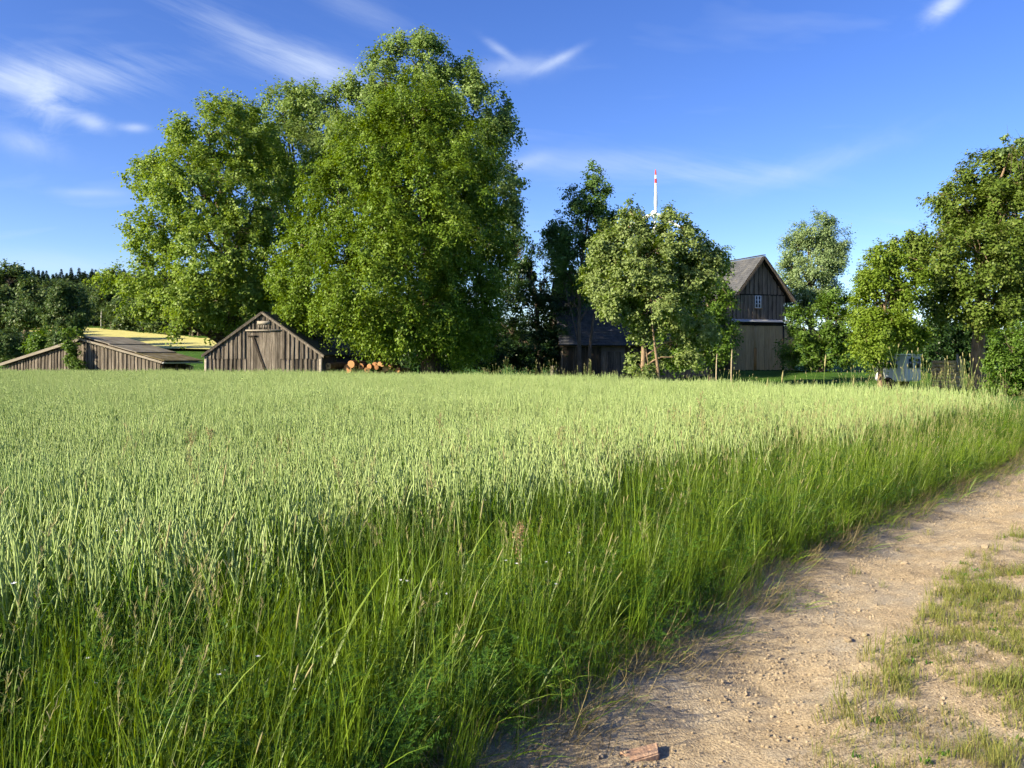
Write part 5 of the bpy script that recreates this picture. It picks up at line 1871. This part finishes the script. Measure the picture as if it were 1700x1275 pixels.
def track_growth():
    r = np.random.default_rng(93)
    src = source_collection('short_source', [grass_clump(50 + i, n=26, rad=0.04, hmin=0.02, hmax=0.10, width=(0.0016, 0.003), curl=(0.4, 1.8), mat=SHORT, nseg=4) for i in range(3)] +
                            [grass_clump(54, n=12, rad=0.05, hmin=0.02, hmax=0.07, width=(0.0012, 0.002), curl=(0.8, 2.2), mat=STRAW, nseg=4),
                             grass_clump(55, n=10, rad=0.03, hmin=0.02, hmax=0.05, width=(0.006, 0.012), curl=(0.9, 2.0), mat=WEED, nseg=4)])
    p = jitter_grid(-2, 12, 1.2, 15, 0.045, r)
    s = -sdist(p[:, 0], p[:, 1])           # distance right of the edge
    patch = fnoise(p[:, 0], p[:, 1], 2.3, 6) * 0.6 + fnoise(p[:, 0], p[:, 1], 5.1, 8) * 0.4
    near = sstep(9.0, 3.0, p[:, 1])
    strip = sstep(0.70 + 0.25 * (1 - near), 1.15, s) * (1 - sstep(2.6, 3.0, s))
    prob = strip * sstep(0.44 - 0.34 * near, 0.68 - 0.26 * near, patch) * 0.9
    prob = np.maximum(prob, 0.006 * (s > 0.1) * (s < 3))
    dist = np.hypot(p[:, 0], p[:, 1])
    ok = (r.uniform(size=len(p)) < prob) & in_view(p, 1.0) & (s < 3.0) & (s > 0)
    p = p[ok]
    n = len(p)
    w = np.array([30, 30, 25, 16, 3.0])
    dead = fnoise(p[:, 0], p[:, 1], 3.3, 31) > 0.60
    kinds = np.where(dead & (r.uniform(size=n) < 0.75), 3, r.choice(5, n, p=w / w.sum()))
    scatter('track_grass', src, np.stack([p[:, 0], p[:, 1], path_z(p[:, 0], p[:, 1]) - 0.003], -1), tilt_rot(n, np.abs(r.normal(0.1, 0.2, n)), r.uniform(0, 6, n), r),
            np.repeat((r.uniform(0.55, 1.3, n) * (0.6 + 0.8 * fnoise(p[:, 0], p[:, 1], 4.0, 33)))[:, None], 3, 1), kinds, 'short worn yellow-green grass on the strip of the dirt track', 'grass')
    # gravel
    MAT_STONE = rough_mat('gravel_stone', [(0.3, (0.26, 0.20, 0.13)), (0.5, (0.34, 0.27, 0.18)), (0.75, (0.42, 0.36, 0.27))], scale=9, rough=0.95, bump=0.5, obj_var=0.26, spec=0.1)

    def stone(seed, flat=0.65):
        rr = np.random.default_rng(seed)
        bm = bmesh.new()
        bmesh.ops.create_icosphere(bm, subdivisions=1, radius=1)
        for v in bm.verts:
            v.co *= rr.uniform(0.72, 1.25)
        pl = unit(rr.normal(size=(9, 3)))
        dd = rr.uniform(0.55, 0.9, 9)
        for v in bm.verts:
            c = np.array(v.co)
            for nrm, d in zip(pl, dd):
                e = c @ nrm - d
                if e > 0:
                    c = c - nrm * e
            c *= np.array([1, rr.uniform(0.7, 0.95), flat])
            v.co = Vector(c)
        me = bpy.data.meshes.new('stone')
        bm.to_mesh(me)
        bm.free()
        me.materials.append(MAT_STONE)
        return me
    st = [stone(i) for i in range(6)]
    src2 = source_collection('gravel_source', st)
    p = jitter_grid(-2, 14, 2.0, 16, 0.022, r)
    s = -sdist(p[:, 0], p[:, 1])
    d = fnoise(p[:, 0], p[:, 1], 3.1, 11) * 0.5 + fnoise(p[:, 0], p[:, 1], 1.3, 12) * 0.5
    prob = sstep(0.1, 0.35, s) * (1 - sstep(2.6, 3.0, s)) * (0.14 + 0.75 * sstep(0.40, 0.72, d))
    ok = (r.uniform(size=len(p)) < prob) & in_view(p, 0.6) & (s < 3)
    p = p[ok]
    n = len(p)
    sz = 0.0038 + 0.0115 * r.power(0.42, n) ** 1.7
    scatter('gravel', src2, np.stack([p[:, 0], p[:, 1], path_z(p[:, 0], p[:, 1]) + sz * 0.15], -1), r.uniform(0, 6.28, (n, 3)) * np.array([0.12, 0.12, 1]), np.repeat(sz[:, None], 3, 1), r.integers(0, 6, n),
            'loose beige gravel strewn over the dirt track', 'gravel')
    # the larger stones
    big = [(1408, 1064, 0.034, 'largest pale stone lying in the middle of the dirt track'),
           (1436, 1056, 0.026, 'rounded stone just right of the largest stone on the track'),
           (1502, 931, 0.040, 'flat beige stone at the edge of the grass shadow on the track'),
           (1636, 914, 0.048, 'flat pale stone farthest up the dirt track'),
           (1450, 978, 0.022, 'small whitish stone beside the dry grass fringe'),
           (975, 1219, 0.020, 'lone stone near the broken brick at the bottom of the track'),
           (1660, 944, 0.034, 'white stone beside the grass strip at the right edge'),
           (1557, 982, 0.036, 'cracked tan stone in the gravelly middle of the track'),
           (1540, 1008, 0.032, 'low brownish stone below the cracked tan stone'),
           (998, 1258, 0.018, 'small grey stone at the bottom edge below the brick'),
           (1310, 1180, 0.020, 'small stone left of the grass strip near the bottom')]
    for i, (px, py, rad, lab) in enumerate(big):
        D = F * EYE / (py - HY)
        x = (px - 850) / F * D
        z = float(path_z(np.array([x]), np.array([D]))[0])
        o = add_obj('stone', st[i % 6].copy(), None, (x, D, z + rad * 0.3), (0.1, 0.05, i * 1.3))
        o.scale = (rad, rad, rad)
        tag(o, lab, 'stone', 'larger stones on the track')
    # brick fragment
    D = F * EYE / (1251 - HY)
    x = (1066 - 850) / F * D
    mb = rough_mat('red_brick', [(0.3, (0.33, 0.19, 0.115)), (0.7, (0.44, 0.30, 0.20))], scale=14, rough=0.95, bump=0.5)
    bm = bmesh.new()
    bmesh.ops.create_cube(bm, size=1)
    for v in bm.verts:
        v.co = Vector((v.co.x * 0.17 * (1.12 if v.co.y > 0 else 0.8), v.co.y * 0.085 + 0.03 * v.co.x, v.co.z * 0.035))
    bmesh.ops.bevel(bm, geom=list(bm.edges), offset=0.006, segments=2, affect='EDGES')
    me = bpy.data.meshes.new('brick')
    bm.to_mesh(me)
    bm.free()
    me.materials.append(mb)
    z = float(path_z(np.array([x]), np.array([D]))[0])
    o = add_obj('broken_brick', me, None, (x, D, z - 0.002), (0.08, -0.05, 0.2))
    tag(o, 'piece of broken red brick sunk in the dirt at the bottom', 'brick')


track_growth()


def single_plants():
    r = np.random.default_rng(95)
    dock_col = leaf_mat('dock_seed', [(0.20, 0.13, 0.06), (0.30, 0.20, 0.10), (0.36, 0.26, 0.13)], 0.25)
    # brown flowering heads that stand above the crop
    spots = [(733, 690, 9.0, 'brown dock seed head above the crop in front of the hanging-leaved tree'),
             (742, 715, 8.4, 'shorter brown dock head just right of the taller one below the hanging-leaved tree'),
             (1166, 655, 11.0, 'tallest brown dock head standing above the crop below the pale tree'),
             (1120, 672, 10.2, 'reddish dock head left of the tallest one'),
             (320, 708, 8.0, 'slanting brown seed head in the crop below the small shed'),
             (350, 715, 7.8, 'slanting straw-coloured seed head right of the one below the shed'),
             (865, 872, 4.6, 'reddish seed head bending at the near edge of the crop'),
             (935, 712, 9.4, 'faint rusty seed head in the middle of the crop')]
    for i, (px, py, D, lab) in enumerate(spots):
        t = P(px, py, D)
        base = np.array([t[0] - 0.06, D, hz(t[0], D)])
        h = t[2] - base[2]
        g = Geo()
        k = 8
        kk = np.linspace(0, 1, k)
        pth = base[None] * (1 - kk[:, None]) + t[None] * kk[:, None]
        pth[:, 0] += 0.02 * np.sin(kk * 4)
        v, q, _ = tubes(pth[None], np.interp(kk, [0, 1], [0.0035, 0.0015])[None], 5)
        st = Geo()
        st.add(v - base, q, 0, 0.6)
        n = 9
        f = r.uniform(0.72, 0.97, n)
        bb = np.stack([np.interp(f, kk, pth[:, j]) for j in range(3)], -1)
        br = stalk_paths(bb, (1.03 - f) * h * 0.55 + 0.03, r.uniform(0, 6.28, n), np.full(n, 0.45), np.full(n, -0.2), 6)
        allp = np.concatenate([br.reshape(-1, 3), pth[-3:]])
        m = 330
        c = allp[r.integers(0, len(allp), m)] + r.normal(0, 0.006, (m, 3))
        v, q, kq = ribbons(c, r.uniform(0, 6.28, m), r.uniform(0.1, 1.8, m), np.zeros(m), r.uniform(0.006, 0.012, m), r.uniform(0.004, 0.008, m), 2, r.uniform(-1, 1, m), tipw=0.4)
        g.add(v - base, q, 0, np.repeat(r.uniform(0, 1, m), kq))
        root = empty('dock_plant', base)
        tag(root, lab, 'plant', 'brown seed heads in the crop')
        add_obj('stem', st.mesh('dock_stem', [GSTEM]), root)
        add_obj('seed_head', g.mesh('dock_head', [dock_col]), root)['kind'] = 'stuff'
    ears = [(1300, 616, 21.5, 'lone tall grass ear against the dark lawn before the gate'),
            (1371, 589, 20.5, 'tallest lone grass ear right of the tall barn gate'),
            (1418, 626, 20.5, 'short lone grass ear right of the tallest ear'),
            (1275, 628, 22.0, 'small seeding grass tip left of the lone ear before the gate')]
    for px, py, D, lab in ears:
        t = P(px, py, D)
        base = np.array([t[0] - 0.08, D, 0.0])
        kk = np.linspace(0, 1, 8)
        pth = base[None] * (1 - kk[:, None]) + t[None] * kk[:, None]
        pth[:, 0] = base[0] + (t[0] - base[0]) * kk ** 2
        v, q, _ = tubes(pth[None], np.full((1, 8), 0.006), 5)
        root = empty('grass_ear', base)
        tag(root, lab, 'grass', 'lone ears above the crop')
        add_obj('stem', make_mesh('ear_stem', v - base, q, GSTEM), root)
        d = unit(pth[-1] - pth[-2])
        tt = np.linspace(-0.30, 0.02, 10)
        e = pth[-1] + d[None] * tt[:, None]
        pr = np.interp(np.linspace(0, 1, 10), [0, 0.2, 0.7, 1], [0.4, 1, 0.9, 0.15]) * 0.022 * np.where(np.arange(10) % 2, 1.12, 0.85)
        v, q, _ = tubes(e[None], pr[None], 7)
        add_obj('ear', make_mesh('ear', v - base, q, SEED), root)
    # torn bright blade lying on the track
    D = F * EYE / (1250 - HY)
    base = np.array([(820 - 850) / F * D, D + 0.02, 0.02])
    g = Geo()
    b = np.array([[0, 0, 0.02], [0.13, -0.02, 0.035], [0.14, -0.02, 0.03], [0.05, -0.01, 0.03]])
    v, q, k = ribbons(b, np.array([-0.15, 0.0, -0.55, -0.4]), np.array([1.35, 1.45, 1.5, 1.5]), np.array([0.3, 0.25, 0.2, 0.1]), np.array([0.2, 0.17, 0.15, 0.14]), np.array([0.006, 0.011, 0.010, 0.006]), 6, np.array([0.2, 0.3, -0.2, 0.1]))
    g.add(v, q, 0, 0.9)
    o = add_obj('grass_leaf', g.mesh('grass_leaf', [leaf_mat('torn_blade', [(0.16, 0.27, 0.035), (0.22, 0.33, 0.05)], 0.35)]), None, base)
    tag(o, 'torn bright green grass leaf lying at the bottom edge of the track', 'leaf')


single_plants()
